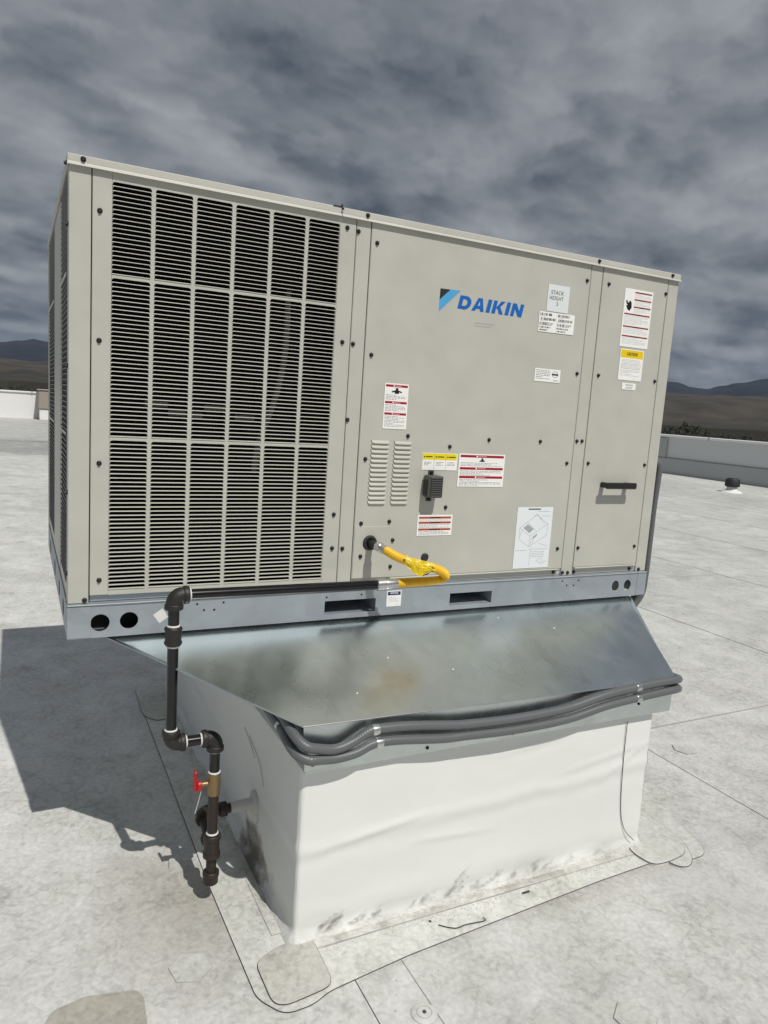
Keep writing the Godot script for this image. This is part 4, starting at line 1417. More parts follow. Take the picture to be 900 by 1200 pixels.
func stickers(t: Node, mp: Node, ap: Node, ro: Node, zf: float) -> void:
	var red := Color(0.62, 0.07, 0.14)
	var orange := Color(0.66, 0.30, 0.20)
	var ink := Color(0.07, 0.07, 0.08)
	var black := mat(lin(0.02, 0.02, 0.02), 0.5)
	var white := mat(lin(0.8, 0.8, 0.8), 0.5)
	var z := zf + 0.0007
	# the maker's mark: a blue band with a black corner, and the slanted name
	var blue := mat(lin(0.006, 0.125, 0.46), 0.4)
	var sky := mat(lin(0.085, 0.36, 0.66), 0.4)
	var logo := put("logo", MB_poly([Vector2(1.020, 0.9625), Vector2(1.0550, 0.9635), Vector2(0.9853, 0.8968), Vector2(0.9852, 0.930)], 0.0005), sky, mp, F(0, 0, zf))
	put("logo_corner", MB_poly([Vector2(0.9858, 0.9618), Vector2(1.0197, 0.9625), Vector2(0.9852, 0.9305)], 0.0005), black, logo, F(0, 0, zf))
	var lx := 1.0470
	for ch in "DAIKIN":
		var gl := glyph(ch)
		var b := MB.new()
		var deep := 0.0004
		for q in gl[1]:
			var pts := PackedVector2Array()
			for e in q:
				pts.append(Vector2(lx + (e.x + 0.22 * e.y) * 0.0388, 0.9125 + e.y * 0.0388))
			var tr := Geometry2D.triangulate_polygon(pts)
			for i in range(0, tr.size(), 3):
				b.facing([Vector3(pts[tr[i]].x, pts[tr[i]].y + UP0, zf + deep), Vector3(pts[tr[i + 1]].x, pts[tr[i + 1]].y + UP0, zf + deep), Vector3(pts[tr[i + 2]].x, pts[tr[i + 2]].y + UP0, zf + deep)], Vector3.BACK)
			deep += 0.0001
		part("letter", b, blue, logo)
		lx += (gl[0] + 0.17) * 0.0388
	# faint stencilled print
	for q in [[1.112, 0.8775, 0.0], [1.112, 0.869, 0.0]]:
		var x := 1.113
		for i in 7:
			rng.seed = 77 + i + int(q[1] * 1000)
			var l := rng.randf_range(0.004, 0.010)
			part("stencil_mark", boxed(F(x, q[1], zf), F(x + l, q[1] + 0.0032, zf + 0.0003)), M.ring, mp)
			x += l + 0.002
	# stack height
	var p := Pic.new(96, 96, 1)
	p.im.fill(Color(0.86, 0.88, 0.88))
	var o := sticker(mp, Vector2(1.3725, 0.944), Vector2(1.4575, 1.0255), z, p, "label", "white label reading stack height 3")
	var zt := z + 0.0006
	words(o, "STACK", Vector2(1.3845, 0.9965), Vector2(0.050, 0.0115), zt, black, false)
	words(o, "HEIGHT", Vector2(1.3810, 0.9795), Vector2(0.054, 0.0115), zt, black, false)
	words(o, "3", Vector2(1.4085, 0.9625), Vector2(0.007, 0.0115), zt, black, false)
	# bar code labels
	p = Pic.new(200, 88, 2)
	for h in 2:
		var x := 6.0 + 99.0 * h
		p.codes(x, 6, 62, 11)
		p.text(x, 19, 30, 3, 4, ink)
		p.codes(x + 4, 26, 80, 11)
		p.text(x, 39, 44, 3, 4, ink)
		p.codes(x, 46, 40, 13)
		p.text(x + 44, 46, 34, 12, 5, ink)
		p.codes(x - 2, 64, 62, 7)
		p.codes(x, 76, 46, 7)
		p.bar(97, 0, 1, 88, Color(0.6, 0.6, 0.6))
	sticker(mp, Vector2(1.3465, 0.8795), Vector2(1.4880, 0.9410), z + 0.0003, p, "label", "white label with two blocks of bar codes", 0.01)
	# compliance label
	p = Pic.new(120, 48, 3)
	p.text(6, 6, 66, 34, 6, Color(0.2, 0.2, 0.22))
	for i in 24:
		var a := TAU * i / 24
		p.bar(95 + cos(a) * 13, 18 + sin(a) * 11, 2, 2, ink)
	p.bar(80, 16, 30, 6, ink)
	p.bar(88, 40, 24, 2, Color(0.4, 0.4, 0.42))
	sticker(mp, Vector2(1.350, 0.7262), Vector2(1.4525, 0.7666), z, p, "label", "small white label with a round black mark")
	# red headed label near the left
	p = Pic.new(96, 160, 4)
	for q in [[5, 4], [63, 4], [103, 4]]:
		p.bar(4, q[0], 88, 8, red)
		p.bar(34, q[0] + 2, 5, 4, Color.WHITE)
		p.bar(42, q[0] + 3, 24, 3, Color(0.86, 0.62, 0.64))
	p.poly(PackedVector2Array([Vector2(44, 16), Vector2(54, 16), Vector2(54, 24), Vector2(44, 24)]), ink)
	p.poly(PackedVector2Array([Vector2(28, 28), Vector2(42, 24), Vector2(56, 24), Vector2(70, 29), Vector2(68, 33), Vector2(58, 30), Vector2(58, 36), Vector2(40, 36), Vector2(40, 30), Vector2(29, 33)]), ink)
	p.text(6, 40, 80, 18, 5)
	p.text(6, 75, 82, 24, 5)
	p.text(6, 115, 82, 38, 5)
	sticker(mp, Vector2(0.8272, 0.5527), Vector2(0.9040, 0.682), z, p, "label", "tall white label with three red bands beside the vent louvers")
	# yellow headed label
	p = Pic.new(150, 62, 5)
	p.bar(3, 2, 144, 23, Color(0.90, 0.82, 0.08))
	for q in [2, 51, 100]:
		p.bar(q, 2, 1, 58, Color(0.4, 0.4, 0.35))
		p.bar(q + 6, 12, 5, 5, ink)
		p.bar(q + 14, 12, 28, 4, Color(0.25, 0.22, 0.05))
		p.text(q + 8, 33, 32, 14, 5, Color(0.4, 0.4, 0.42))
	sticker(mp, Vector2(0.9645, 0.4365), Vector2(1.0885, 0.4878), z, p, "label", "wide white label with a yellow heading")
	# red label
	p = Pic.new(200, 122, 6)
	for q in [5, 50, 82]:
		p.bar(6, q, 188, 9, red)
		p.bar(74, q + 2, 6, 5, Color.WHITE)
		p.bar(84, q + 3, 34, 3, Color(0.86, 0.62, 0.64))
	p.poly(PackedVector2Array([Vector2(96, 16), Vector2(104, 16), Vector2(104, 22), Vector2(96, 22)]), ink)
	p.poly(PackedVector2Array([Vector2(86, 27), Vector2(96, 22), Vector2(104, 22), Vector2(114, 27), Vector2(106, 29), Vector2(94, 29)]), ink)
	p.text(8, 33, 180, 14, 5)
	p.text(8, 63, 180, 16, 5)
	p.text(8, 95, 180, 22, 5)
	sticker(mp, Vector2(1.0945, 0.3875), Vector2(1.2650, 0.4895), z, p, "label", "wide white label with three red bands")
	# brown banded label
	p = Pic.new(150, 80, 7)
	for q in [7, 26, 52]:
		p.bar(6, q, 138, 8, orange)
		p.bar(54, q + 2, 44, 4, Color(0.25, 0.12, 0.08))
	p.text(8, 18, 130, 6, 4)
	p.text(8, 37, 130, 12, 5)
	p.text(8, 63, 130, 12, 5)
	sticker(mp, Vector2(0.9645, 0.2366), Vector2(1.0875, 0.3005), z, p, "label", "wide white label with brown bands below the finned cover")
	# diagram
	p = Pic.new(180, 250, 8)
	p.im.fill(Color(0.88, 0.90, 0.91))
	var g := Color(0.45, 0.47, 0.48)
	p.bar(54, 6, 62, 5, Color(0.3, 0.3, 0.3))
	var d := [Vector2(18, 84), Vector2(52, 60), Vector2(100, 32), Vector2(160, 70), Vector2(158, 116), Vector2(72, 162), Vector2(20, 130), Vector2(72, 118), Vector2(104, 98)]
	for e in [[0, 2], [2, 3], [3, 4], [4, 5], [5, 6], [6, 0], [0, 7], [7, 5], [7, 3], [1, 8]]:
		p.line(d[e[0]], d[e[1]], g)
	p.poly(PackedVector2Array([Vector2(36, 84), Vector2(58, 70), Vector2(90, 90), Vector2(68, 106)]), Color(0.62, 0.66, 0.67))
	p.poly(PackedVector2Array([Vector2(88, 122), Vector2(108, 108), Vector2(108, 118), Vector2(88, 132)]), Color(0.62, 0.66, 0.67))
	for e in [[Vector2(84, 40), Vector2(100, 28)], [Vector2(100, 28), Vector2(124, 50)], [Vector2(112, 44), Vector2(150, 72)], [Vector2(30, 94), Vector2(22, 120)], [Vector2(80, 124), Vector2(80, 156)], [Vector2(88, 120), Vector2(88, 150)], [Vector2(120, 148), Vector2(164, 160)], [Vector2(104, 18), Vector2(164, 18)], [Vector2(124, 36), Vector2(164, 36)], [Vector2(6, 176), Vector2(60, 176)], [Vector2(80, 172), Vector2(80, 240)], [Vector2(74, 172), Vector2(170, 172)], [Vector2(118, 220), Vector2(134, 208)], [Vector2(134, 208), Vector2(150, 220)], [Vector2(150, 220), Vector2(134, 232)], [Vector2(134, 232), Vector2(118, 220)], [Vector2(140, 236), Vector2(168, 222)]]:
		p.line(e[0], e[1], g)
	p.text(84, 182, 70, 24, 7, Color(0.6, 0.62, 0.63))
	sticker(mp, Vector2(1.3330, 0.1195), Vector2(1.4782, 0.3230), z, p, "label", "tall white label with a line drawing of the unit", 0.0)
	# labels on the access panel
	p = Pic.new(130, 200, 9)
	for q in [[46, 8, 78], [46, 33, 78], [46, 58, 78], [6, 84, 118], [6, 127, 118], [6, 160, 118]]:
		p.bar(q[0], q[1], q[2], 5, Color(0.55, 0.18, 0.14))
		p.bar(q[0] + q[2] * 0.36, q[1] + 1, q[2] * 0.28, 3, Color(0.25, 0.08, 0.07))
	for q in [[47, 16, 74, 14], [47, 41, 74, 14], [47, 66, 74, 14], [8, 92, 112, 30], [8, 135, 112, 20], [8, 168, 112, 24]]:
		p.text(q[0], q[1], q[2], q[3], 4, Color(0.55, 0.56, 0.6))
	p.poly(PackedVector2Array([Vector2(14, 40), Vector2(20, 50), Vector2(26, 40), Vector2(34, 46), Vector2(36, 64), Vector2(28, 76), Vector2(18, 72), Vector2(10, 58), Vector2(16, 58)]), ink)
	p.poly(PackedVector2Array([Vector2(8, 42), Vector2(12, 40), Vector2(16, 54), Vector2(12, 54)]), ink)
	sticker(ap, Vector2(1.6895, 0.8660), Vector2(1.8165, 1.0545), z, p, "label", "tall white label with brown bands and a black hand pictogram")
	p = Pic.new(110, 104, 10)
	p.bar(3, 3, 104, 26, Color(0.90, 0.78, 0.06))
	p.text(12, 35, 86, 10, 4)
	for e in [[10, 48, 88, 1], [10, 64, 88, 1], [10, 48, 1, 17], [98, 48, 1, 17]]:
		p.bar(e[0], e[1], e[2], e[3], g)
	p.text(14, 52, 80, 11, 4)
	p.text(8, 70, 92, 10, 4)
	p.text(8, 84, 92, 8, 4)
	p.text(70, 97, 30, 3, 4)
	o = sticker(ap, Vector2(1.6980, 0.7565), Vector2(1.8040, 0.8592), z, p, "label", "white label with a yellow heading reading caution")
	words(o, "CAUTION", Vector2(1.727, 0.8385), Vector2(0.048, 0.0105), zt, black, true)
	p = Pic.new(64, 24, 11)
	o = sticker(ap, Vector2(1.7205, 0.7255), Vector2(1.7830, 0.7480), z, p, "label", "small white label reading control access")
	words(o, "CONTROL", Vector2(1.7355, 0.7385), Vector2(0.034, 0.0055), zt, M.ring, true)
	words(o, "ACCESS", Vector2(1.7375, 0.7295), Vector2(0.029, 0.0055), zt, M.ring, true)
	# notice on the rail
	p = Pic.new(64, 66, 12)
	p.bar(4, 4, 56, 15, Color(0.08, 0.12, 0.38))
	p.text(8, 26, 48, 24, 4, Color(0.5, 0.54, 0.56))
	p.text(40, 58, 16, 3, 4)
	o = sticker(ro, Vector2(0.8735, 0.0255), Vector2(0.9225, 0.0735), 0.0, p, "label", "white label with a blue heading reading notice")
	words(o, "NOTICE", Vector2(0.885, 0.0635), Vector2(0.026, 0.0055), 0.0006, white, true)

func glyph(ch: String) -> Array: # [width, polygons] of a heavy capital one unit high
	match ch:
		"D":
			var outer := []
			var inner := []
			for i in 9:
				var a := PI / 2.0 - PI * i / 8.0
				outer.append(Vector2(0.52 + 0.58 * cos(a), 0.5 + 0.5 * sin(a)))
				inner.append(Vector2(0.50 + 0.26 * cos(a), 0.5 + 0.25 * sin(a)))
			var q := [[Vector2(0, 0), Vector2(0.33, 0), Vector2(0.33, 1), Vector2(0, 1)], [Vector2(0.33, 0.75), Vector2(0.50, 0.75), Vector2(0.52, 1), Vector2(0.33, 1)], [Vector2(0.33, 0), Vector2(0.52, 0), Vector2(0.50, 0.25), Vector2(0.33, 0.25)]]
			for i in 8:
				q.append([inner[i], outer[i], outer[i + 1], inner[i + 1]])
			return [1.10, q]
		"A":
			return [1.12, [[Vector2(-0.02, 0), Vector2(0.33, 0), Vector2(0.62, 1), Vector2(0.36, 1)], [Vector2(0.78, 0), Vector2(1.12, 0), Vector2(0.75, 1), Vector2(0.50, 1)], [Vector2(0.22, 0.18), Vector2(0.86, 0.18), Vector2(0.80, 0.42), Vector2(0.28, 0.42)]]]
		"I":
			return [0.36, [[Vector2(0, 0), Vector2(0.36, 0), Vector2(0.36, 1), Vector2(0, 1)]]]
		"K":
			return [1.08, [[Vector2(0, 0), Vector2(0.34, 0), Vector2(0.34, 1), Vector2(0, 1)], [Vector2(0.30, 0.42), Vector2(0.52, 0.36), Vector2(1.08, 1), Vector2(0.68, 1)], [Vector2(0.38, 0.62), Vector2(0.72, 0), Vector2(1.12, 0), Vector2(0.62, 0.66)]]]
	return [1.10, [[Vector2(0, 0), Vector2(0.33, 0), Vector2(0.33, 1), Vector2(0, 1)], [Vector2(0.77, 0), Vector2(1.10, 0), Vector2(1.10, 1), Vector2(0.77, 1)], [Vector2(0.0, 1), Vector2(0.75, 0), Vector2(1.10, 0), Vector2(0.36, 1)]]]

func MB_poly(pts: Array, thick: float) -> ArrayMesh:
	var b := MB.new()
	var p := PackedVector2Array(pts)
	var ix := Geometry2D.triangulate_polygon(p)
	for i in range(0, ix.size(), 3):
		b.facing([Vector3(p[ix[i]].x, p[ix[i]].y, thick), Vector3(p[ix[i + 1]].x, p[ix[i + 1]].y, thick), Vector3(p[ix[i + 2]].x, p[ix[i + 2]].y, thick)], Vector3.BACK)
	var mid := Vector2.ZERO
	for q in p:
		mid += q / p.size()
	for i in p.size():
		var a := p[i]
		var c := p[(i + 1) % p.size()]
		var o := (a + c) / 2.0 - mid
		b.facing([Vector3(a.x, a.y, 0), Vector3(c.x, c.y, 0), Vector3(c.x, c.y, thick), Vector3(a.x, a.y, thick)], Vector3(o.x, o.y, 0))
	return b.mesh()

# ---------------------------------------------------------------- gas line
func arc(c: Vector3, a: Vector3, b: Vector3, n := 8) -> Array: # a quarter turn from c+a to c+b
	var out := []
	for i in n + 1:
		var q := PI / 2.0 * i / n
		out.append(c + a * cos(q) + b * sin(q))
	return out

func elbow(parent: Node, corner: Vector3, d0: Vector3, d1: Vector3, m: Material) -> void: # d0, d1: the ways its two ends point
	var r := 0.020
	var c := corner + (d0 + d1) * r
	var pts := arc(c, -d1 * r, -d0 * r)
	pts.push_front(corner + d0 * (r + 0.007))
	pts.push_back(corner + d1 * (r + 0.007))
	var b := tubed(pts, 0.0195, 20)
	for d in [d0, d1]:
		var e: Vector3 = corner + d * (r + 0.001)
		b.tube([e, e + d * 0.002, e + d * 0.012, e + d * 0.014], [0.0195, 0.0225, 0.0225, 0.0205], 20)
	part("elbow", b, m, parent)

func tape_ring(parent: Node, at: Vector3, d: Vector3, r := 0.0156) -> void:
	part("thread_tape", tubed([at - d * 0.0022, at - d * 0.001, at + d * 0.0018, at + d * 0.0026], [r * 0.97, r * 1.06, r, r * 0.95], 16), M.tape, parent)

func make_gas() -> void:
	var z := 0.12
	var t := thing("gas_pipe", "black threaded gas pipe with red handled valve in front of the curb", "gas pipe", F(0.343, -0.657, z))
	var r := 0.0134
	var X := Vector3.RIGHT
	var Y := Vector3.UP
	var Z := Vector3.BACK
	var xa := 0.231
	var xb := 0.343
	part("pipe", tubed([F(xa + 0.02, 0.1305, z), F(0.777, 0.128, z)], r, 18), M.pipe, t)
	elbow(t, F(xa, 0.1305, z), X, -Y, M.iron)
	tape_ring(t, F(xa + 0.037, 0.1305, z), X)
	part("pipe", tubed([F(xa, 0.11, z), F(xa, 0.04, z)], r, 18), M.pipe, t)
	var cp := tubed([F(xa, 0.052, z), F(xa, 0.049, z), F(xa, 0.045, z), F(xa, 0.041, z), F(xa, 0.018, z), F(xa, 0.014, z), F(xa, 0.010, z), F(xa, 0.006, z)], [0.0185, 0.0215, 0.0215, 0.0195, 0.0195, 0.0215, 0.0215, 0.0185], 20)
	part("coupling", cp, M.iron, t)
	tape_ring(t, F(xa, 0.0545, z), Y)
	tape_ring(t, F(xa, 0.003, z), Y)
	part("pipe", tubed([F(xa, 0.02, z), F(xa, -0.225, z)], r, 18), M.pipe, t)
	elbow(t, F(xa, -0.250, z), Y, X, M.iron)
	tape_ring(t, F(xa, -0.2125, z), Y)
	part("pipe", tubed([F(xa + 0.02, -0.250, z), F(xb - 0.02, -0.250, z)], r, 18), M.pipe, t)
	tape_ring(t, F(xa + 0.037, -0.250, z), X)
	tape_ring(t, F(xb - 0.037, -0.250, z), X)
	elbow(t, F(xb, -0.250, z), -X, -Y, M.iron)
	part("pipe", tubed([F(xb, -0.27, z), F(xb, -0.345, z)], r, 18), M.pipe, t)
	tape_ring(t, F(xb, -0.287, z), Y, 0.0150)
	tape_ring(t, F(xb, -0.344, z), Y)
	# ball valve
	var vb := MB.new()
	vb.tube([F(xb, -0.347, z), F(xb, -0.349, z), F(xb, -0.364, z), F(xb, -0.368, z), F(xb, -0.386, z), F(xb, -0.390, z), F(xb, -0.405, z), F(xb, -0.407, z)], [0.0155, 0.0172, 0.0172, 0.0185, 0.0185, 0.0172, 0.0172, 0.0155], 8, true)
	vb.tube([F(xb - 0.015, -0.374, z), F(xb - 0.034, -0.374, z)], 0.0075, 12)
	var valve := part("valve", vb, M.brass, t)
	var hd := MB.new()
	hd.box(F(xb - 0.044, -0.3885, z - 0.008), F(xb - 0.030, -0.3655, z + 0.008), 0.003)
	hd.box(F(xb - 0.052, -0.389, z - 0.008), F(xb - 0.0445, -0.334, z + 0.008), 0.003)
	part("valve_handle", hd, M.red, valve)
	part("tag_wire", tubed([F(xb - 0.034, -0.39, z + 0.006), F(xb - 0.040, -0.42, z + 0.004), F(xb - 0.047, -0.45, z + 0.002)], 0.0009, 5), M.tape, valve)
	part("pipe", tubed([F(xb, -0.40, z), F(xb, -0.53, z)], r, 18), M.rust, t)
	# tee, nipple and cap
	var ty := -0.548
	tape_ring(t, F(xb, -0.514, z), Y)
	var te := tubed([F(xb, -0.518, z), F(xb, -0.520, z), F(xb, -0.530, z), F(xb, -0.532, z), F(xb, -0.566, z), F(xb, -0.568, z), F(xb, -0.580, z), F(xb, -0.582, z)], [0.020, 0.0225, 0.0225, 0.0195, 0.0195, 0.0225, 0.0225, 0.020], 20)
	te.tube([F(xb, ty, z), F(xb, ty, z - 0.024), F(xb, ty, z - 0.0245), F(xb, ty, z - 0.036)], [0.0195, 0.0195, 0.0225, 0.0225], 20)
	part("tee", te, M.rust, t)
	part("pipe", tubed([F(xb, -0.575, z), F(xb, -0.640, z)], r, 18), M.rust, t)
	part("cap", tubed([F(xb, -0.622, z), F(xb, -0.624, z), F(xb, -0.634, z), F(xb, -0.636, z), F(xb, -0.654, z), F(xb, -0.658, z)], [0.0185, 0.0215, 0.0215, 0.0195, 0.0195, 0.015], 20), M.rust, t)
	part("pipe", tubed([F(xb, ty, z - 0.03), F(xb, ty + 0.018, 0.02)], r, 18), M.rust, t)
	elbow(t, F(xb, ty + 0.018, -0.005), Z, X, M.rust)
	part("pipe", tubed([F(xb + 0.02, -0.53, -0.005), F(0.43, -0.53, -0.005)], r, 18), M.rust, t)
	part("coupling", tubed([F(0.392, -0.53, -0.005), F(0.394, -0.53, -0.005), F(0.412, -0.53, -0.005), F(0.414, -0.53, -0.005)], [0.018, 0.0205, 0.0205, 0.018], 20), M.rust, t)
	# white paper tag tied to the riser
	part("paper_tag", boxed(Vector3(-0.013, -0.013, -0.0004), Vector3(0.013, 0.013, 0.0004)), M.tape, t)
	var tagn: Node3D = t.get_child(t.get_child_count() - 1)
	tagn.position = F(0.207, 0.073, z + 0.006) - origin[t]
	tagn.rotation.z = 0.6
	# yellow flexible connector from the pipe into the cabinet
	var h := thing("gas_hose", "yellow corrugated flexible gas hose curving from black pipe into the cabinet", "gas hose", F(0.9, 0.13, 0.1))
	var path := curve([F(0.822, 0.2140, 0.072), F(0.8335, 0.2050, 0.105), F(0.850, 0.1980, 0.132), F(0.886, 0.1890, 0.150), F(0.930, 0.1780, 0.155), F(0.968, 0.1620, 0.150), F(0.984, 0.1460, 0.140), F(0.972, 0.1345, 0.128), F(0.935, 0.1300, 0.121), F(0.880, 0.1290, 0.120), F(0.838, 0.1288, 0.120)], 0.00125)
	var rad := PackedFloat32Array()
	for i in path.size():
		rad.append(0.0120 + 0.0011 * sin(TAU * i * 0.00125 / 0.0066))
	var hb := MB.new()
	hb.tube(path, rad, 16)
	part("hose", hb, M.hose, h)
	part("nipple", tubed([F(0.8102, 0.2196, -0.01), F(0.8135, 0.2178, 0.045)], 0.0105, 16), M.iron, h)
	part("hex_nut", tubed([F(0.8125, 0.2183, 0.034), F(0.8135, 0.2178, 0.036), F(0.8165, 0.2165, 0.054), F(0.8172, 0.2162, 0.056)], [0.0125, 0.0148, 0.0148, 0.0125], 6, true, true), M.steel, h)
	part("ferrule", tubed([F(0.8172, 0.2162, 0.055), F(0.8235, 0.2130, 0.076)], 0.0128, 16), M.steel, h)
	part("hex_nut", tubed([F(0.774, 0.1280, z), F(0.777, 0.1280, z), F(0.803, 0.1286, z), F(0.805, 0.1286, z)], [0.0135, 0.0178, 0.0178, 0.0140], 6, true, true), M.steel, h)
	part("ferrule", tubed([F(0.803, 0.1286, z), F(0.806, 0.1286, z), F(0.832, 0.1288, z), F(0.840, 0.1288, z)], [0.0125, 0.0150, 0.0135, 0.0128], 14), M.steel, h)
	# printed yellow warning tag wrapped round the hose
	var pic := Pic.new(160, 96, 33)
	pic.im.fill(Color(0.93, 0.80, 0.06))
	pic.text(4, 4, 152, 78, 6, Color(0.35, 0.3, 0.05))
	pic.bar(90, 86, 60, 10, Color(0.15, 0.1, 0.3))
	var tm := mat(Color.WHITE, 0.35)
	tm.albedo_texture = ImageTexture.create_from_image(pic.im)
	tm.texture_repeat = false
	var rows := []
	var f := noise(FastNoiseLite.TYPE_SIMPLEX_SMOOTH, 30.0, 2, 9)
	for i in 9:
		var row := PackedVector3Array()
		for j in 15:
			var u := j / 14.0
			var w := i / 8.0
			var p := F(0.843, 0.2125, 0.148).lerp(F(0.922, 0.1935, 0.170), u)
			var dn := Vector3(-0.002 + 0.012 * u, -0.045 + 0.008 * absf(u - 0.6), 0.004)
			p += dn * w * (0.55 + 0.45 * sin(PI * clampf(u * 1.1, 0.0, 1.0)))
			p += Vector3(0, 0, 0.007 * sin(w * 2.6) + 0.006 * f.get_noise_2d(u, w))
			row.append(p)
		rows.append(row)
	var tb := MB.new()
	tb.sheet(rows)
	part("warning_tag", tb, tm, h, "creased yellow printed tag on the hose")
	part("tag_strap", tubed([F(0.853, 0.198, 0.132), F(0.858, 0.197, 0.135)], 0.0142, 16), M.hose, h)

# ---------------------------------------------------------------- conduits
func make_conduits() -> void:
	var r := 0.0121
	var upper := [F(0.466, -0.130, -0.60), F(0.466, -0.132, -0.20), F(0.466, -0.138, 0.10), F(0.465, -0.144, 0.28), F(0.467, -0.156, 0.352), F(0.484, -0.172, 0.386), F(0.515, -0.183, 0.389), F(0.562, -0.192, 0.387), F(0.605, -0.182, 0.386), F(0.650, -0.161, 0.385), F(0.678, -0.159, 0.385), F(0.757, -0.164, 0.385), F(0.859, -0.177, 0.385), F(0.916, -0.184, 0.385), F(1.083, -0.191, 0.385), F(1.265, -0.186, 0.385), F(1.404, -0.165, 0.385), F(1.527, -0.156, 0.385), F(1.628, -0.151, 0.386), F(1.690, -0.152, 0.384), F(1.722, -0.160, 0.362), F(1.728, -0.165, 0.31), F(1.745, -0.150, 0.12), F(1.850, -0.105, -0.02), F(1.925, -0.062, -0.045), F(1.960, -0.01, -0.040), F(1.964, 0.06, -0.036), F(1.965, 0.18, -0.036), F(1.965, 0.32, -0.036), F(1.967, 0.42, -0.034), F(1.966, 0.47, -0.036), F(1.944, 0.492, -0.050), F(1.925, 0.50, -0.060)]
	var lower := [F(0.466, -0.160, -0.60), F(0.466, -0.162, -0.20), F(0.466, -0.168, 0.05), F(0.465, -0.180, 0.28), F(0.468, -0.196, 0.362), F(0.492, -0.207, 0.389), F(0.522, -0.211, 0.389), F(0.565, -0.2155, 0.387), F(0.615, -0.211, 0.386), F(0.662, -0.1955, 0.385), F(0.720, -0.1955, 0.385), F(0.863, -0.213, 0.385), F(0.919, -0.2155, 0.385), F(1.087, -0.223, 0.385), F(1.27, -0.219, 0.385), F(1.41, -0.199, 0.385), F(1.533, -0.190, 0.385), F(1.634, -0.184, 0.386), F(1.692, -0.183, 0.384), F(1.724, -0.190, 0.362), F(1.730, -0.192, 0.30), F(1.745, -0.182, 0.10), F(1.840, -0.135, -0.05), F(1.925, -0.09, -0.080), F(1.961, -0.03, -0.074), F(1.964, 0.05, -0.070), F(1.965, 0.18, -0.068), F(1.965, 0.30, -0.068), F(1.964, 0.40, -0.072), F(1.942, 0.43, -0.085), F(1.925, 0.44, -0.095)]
	var names := ["upper of two grey flexible conduits wrapped around the adapter's skirt", "lower of two grey flexible conduits wrapped around the adapter's skirt"]
	for i in 2:
		var pts: Array = [upper, lower][i]
		var t := thing("flexible_conduit", names[i], "conduit", F(1.0, -0.2, 0.385), "grey conduits around the adapter")
		part("conduit", tubed(curve(pts, 0.008), r, 16), M.conduit, t)
		for q in ([[0.664, -0.1595, 0.385], [1.527, -0.156, 0.385]] if i == 0 else [[0.676, -0.1945, 0.385], [1.533, -0.190, 0.385]]):
			var c := F(q[0], q[1], q[2])
			var b := MB.new()
			b.tube([c - Vector3(0.009, 0, 0), c - Vector3(0.008, 0, 0), c + Vector3(0.008, 0, 0), c + Vector3(0.009, 0, 0)], [0.0125, 0.0136, 0.0136, 0.0125], 18)
			if i == 1:
				b.box(c + Vector3(-0.007, -0.030, -0.0215), c + Vector3(0.007, -0.008, -0.0195), 0.0006)
			part("strap", b, M.steel, t)
		var cl := F(0.465, -0.143 - 0.035 * i, 0.262)
		part("strap", tubed([cl - Vector3(0, 0, 0.007), cl + Vector3(0, 0, 0.007)], 0.0134, 16), M.steel, t)

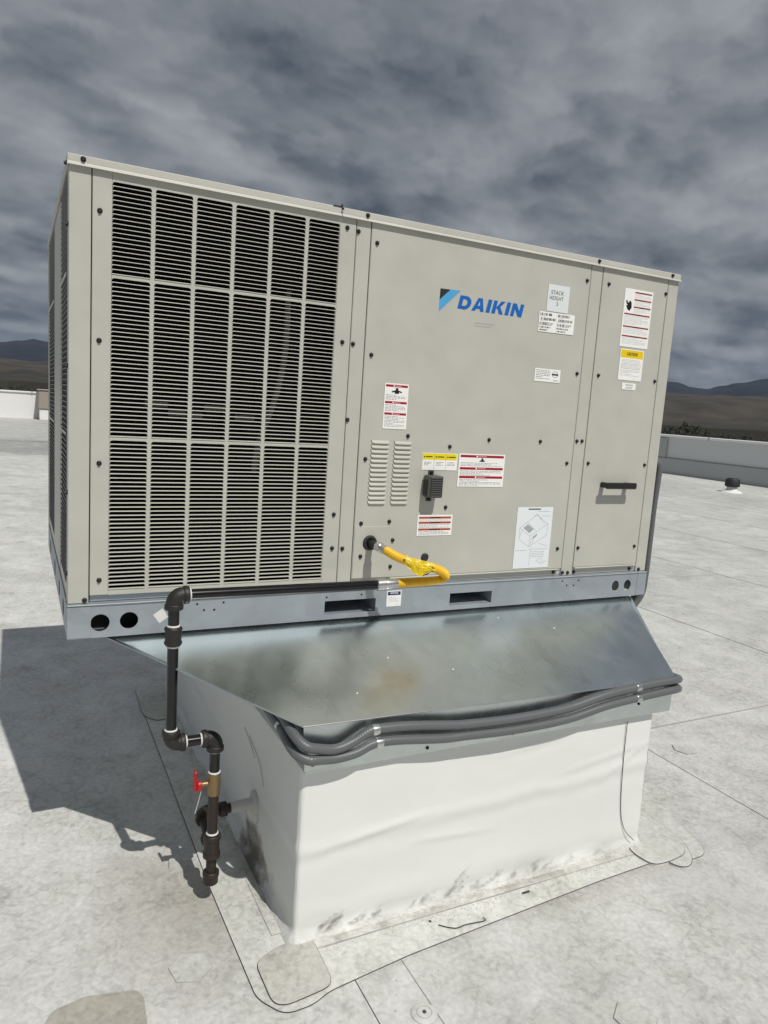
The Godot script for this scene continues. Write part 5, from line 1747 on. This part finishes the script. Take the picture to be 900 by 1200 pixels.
# ---------------------------------------------------------------- loose bits and far trees
func make_small() -> void:
	var w := thing("bent_wire", "thin dark bent wire lying on the flashing before the curb", "wire", Vector3(0.93, 0.006, 0.45))
	part("wire", tubed(curve([Vector3(0.868, 0.0078, 0.424), Vector3(0.885, 0.0082, 0.44), Vector3(0.905, 0.0085, 0.452), Vector3(0.935, 0.0078, 0.450), Vector3(0.965, 0.0085, 0.454), Vector3(0.994, 0.0090, 0.456), Vector3(0.990, 0.0130, 0.448)], 0.004), 0.0014, 6), M.rubber, w)
	var s := thing("metal_scrap", "tiny dark metal scrap on the flashing near the curb's right corner", "scrap", Vector3(1.17, 0.006, 0.40))
	part("scrap", boxed(Vector3(1.155, 0.0062, 0.400), Vector3(1.180, 0.0092, 0.406), 0.001), M.rubber, s)
	var grit := MB.new()
	rng.seed = 9
	for i in 420: # grit and crumbs blown against the curb
		var p: Vector3
		if i < 200:
			p = Vector3(rng.randf_range(0.55, 1.68), 0.0065, 0.385 + absf(rng.randfn(0, 0.025)))
		elif i < 300:
			p = Vector3(0.45 - absf(rng.randfn(0, 0.025)), 0.0065, rng.randf_range(-0.2, 0.35))
		else:
			p = Vector3(rng.randf_range(-0.4, 2.6), 0.0035, rng.randf_range(0.3, 1.1))
		var q := rng.randf_range(0.0004, 0.0012)
		grit.box(p - Vector3(q, 0.001, q), p + Vector3(q, q, q), q * 0.4, Transform3D.IDENTITY)
	var g := thing("grit", "grit and crumbs scattered around the foot of the curb", "grit", Vector3(1, 0, 0.4))
	g.set_meta("kind", "stuff")
	part("grit", grit, M.ring, g).set_meta("kind", "stuff")
	# trees beyond the right hand parapet
	var leaf := mat(lin(0.030, 0.040, 0.024), 0.8)
	leaf.backlight_enabled = true
	leaf.backlight = lin(0.02, 0.03, 0.01)
	var bark := mat(lin(0.06, 0.05, 0.04), 0.9)
	var spots := [[48.25, 55.0, 0.15, 1.3, "round dark tree just right of the unit, beyond the parapet"], [49.0, 60.0, 0.62, 0.95, "tallest narrow dark tree beyond the right parapet"], [49.55, 62.0, 0.60, 0.9, "narrow dark tree just right of the tallest one beyond the parapet"], [50.1, 58.0, 0.12, 1.2, "low dark tree right of the two narrow trees"], [51.4, 70.0, -0.20, 2.4, "broad low dark tree beyond the middle of the right parapet"], [53.0, 66.0, -0.15, 2.2, "broad dark tree beyond the parapet near the right edge"], [54.8, 72.0, 0.1, 2.0, "dark tree at the right edge of the picture beyond the parapet"], [0.2, 80.0, 0.20, 2.2, "dark tree beyond the far white parapet at the left edge"], [-0.9, 84.0, 0.05, 2.4, "low dark tree at the far left edge beyond the parapet"]]
	for i in spots.size():
		var q: Array = spots[i]
		var az := deg_to_rad(q[0])
		var eye := F(-0.1, 0.61, 1.86)
		var at := Vector3(eye.x + sin(az) * q[1], -6.0, eye.z - cos(az) * q[1])
		var top: float = eye.y + tan(deg_to_rad(q[2])) * q[1]
		tree(q[4], at, top + 6.0, q[3], leaf, bark, 400 + i)

func tree(label: String, at: Vector3, h: float, w: float, leaf: Material, bark: Material, sd: int) -> void:
	var t := thing("tree", label, "tree", at, "trees beyond the parapets")
	rng.seed = sd
	var tr := tubed([at, at + Vector3(0.05, h * 0.3, 0), at + Vector3(0, h * 0.6, 0.05), at + Vector3(0.02, h * 0.9, 0)], [0.16, 0.12, 0.08, 0.02], 8)
	for i in 5:
		var y := h * (0.35 + 0.1 * i)
		var a := rng.randf() * TAU
		tr.tube([at + Vector3(0, y, 0), at + Vector3(cos(a) * w * 0.6, y + h * 0.1, sin(a) * w * 0.6)], [0.05, 0.015], 6)
	part("trunk", tr, bark, t)
	var b := MB.new()
	for c in 46:
		var u := rng.randf()
		var y := h * (0.28 + 0.68 * u)
		var rad := w * sqrt(clampf(sin(PI * clampf(0.12 + u * 0.86, 0, 1)), 0, 1)) * sqrt(rng.randf())
		var a := rng.randf() * TAU
		var cen := at + Vector3(cos(a) * rad, y, sin(a) * rad)
		for l in 26:
			var o := Vector3(rng.randfn(0, 1), rng.randfn(0, 1), rng.randfn(0, 1)).normalized() * 0.34 * rng.randf()
			var d := Vector3(rng.randfn(0, 1), rng.randfn(0, 1), rng.randfn(0, 1)).normalized()
			var e := d.cross(Vector3(rng.randfn(0, 1), 1, rng.randfn(0, 1))).normalized()
			var p := cen + o
			b.quad(p - d * 0.09, p + e * 0.05, p + d * 0.09, p - e * 0.05)
	part("crown", b, leaf, t)

func _ready() -> void:
	make_light()
	make_materials()
	make_setting()
	make_unit()
	make_adapter()
	make_curb()
	make_gas()
	make_conduits()
	make_small()
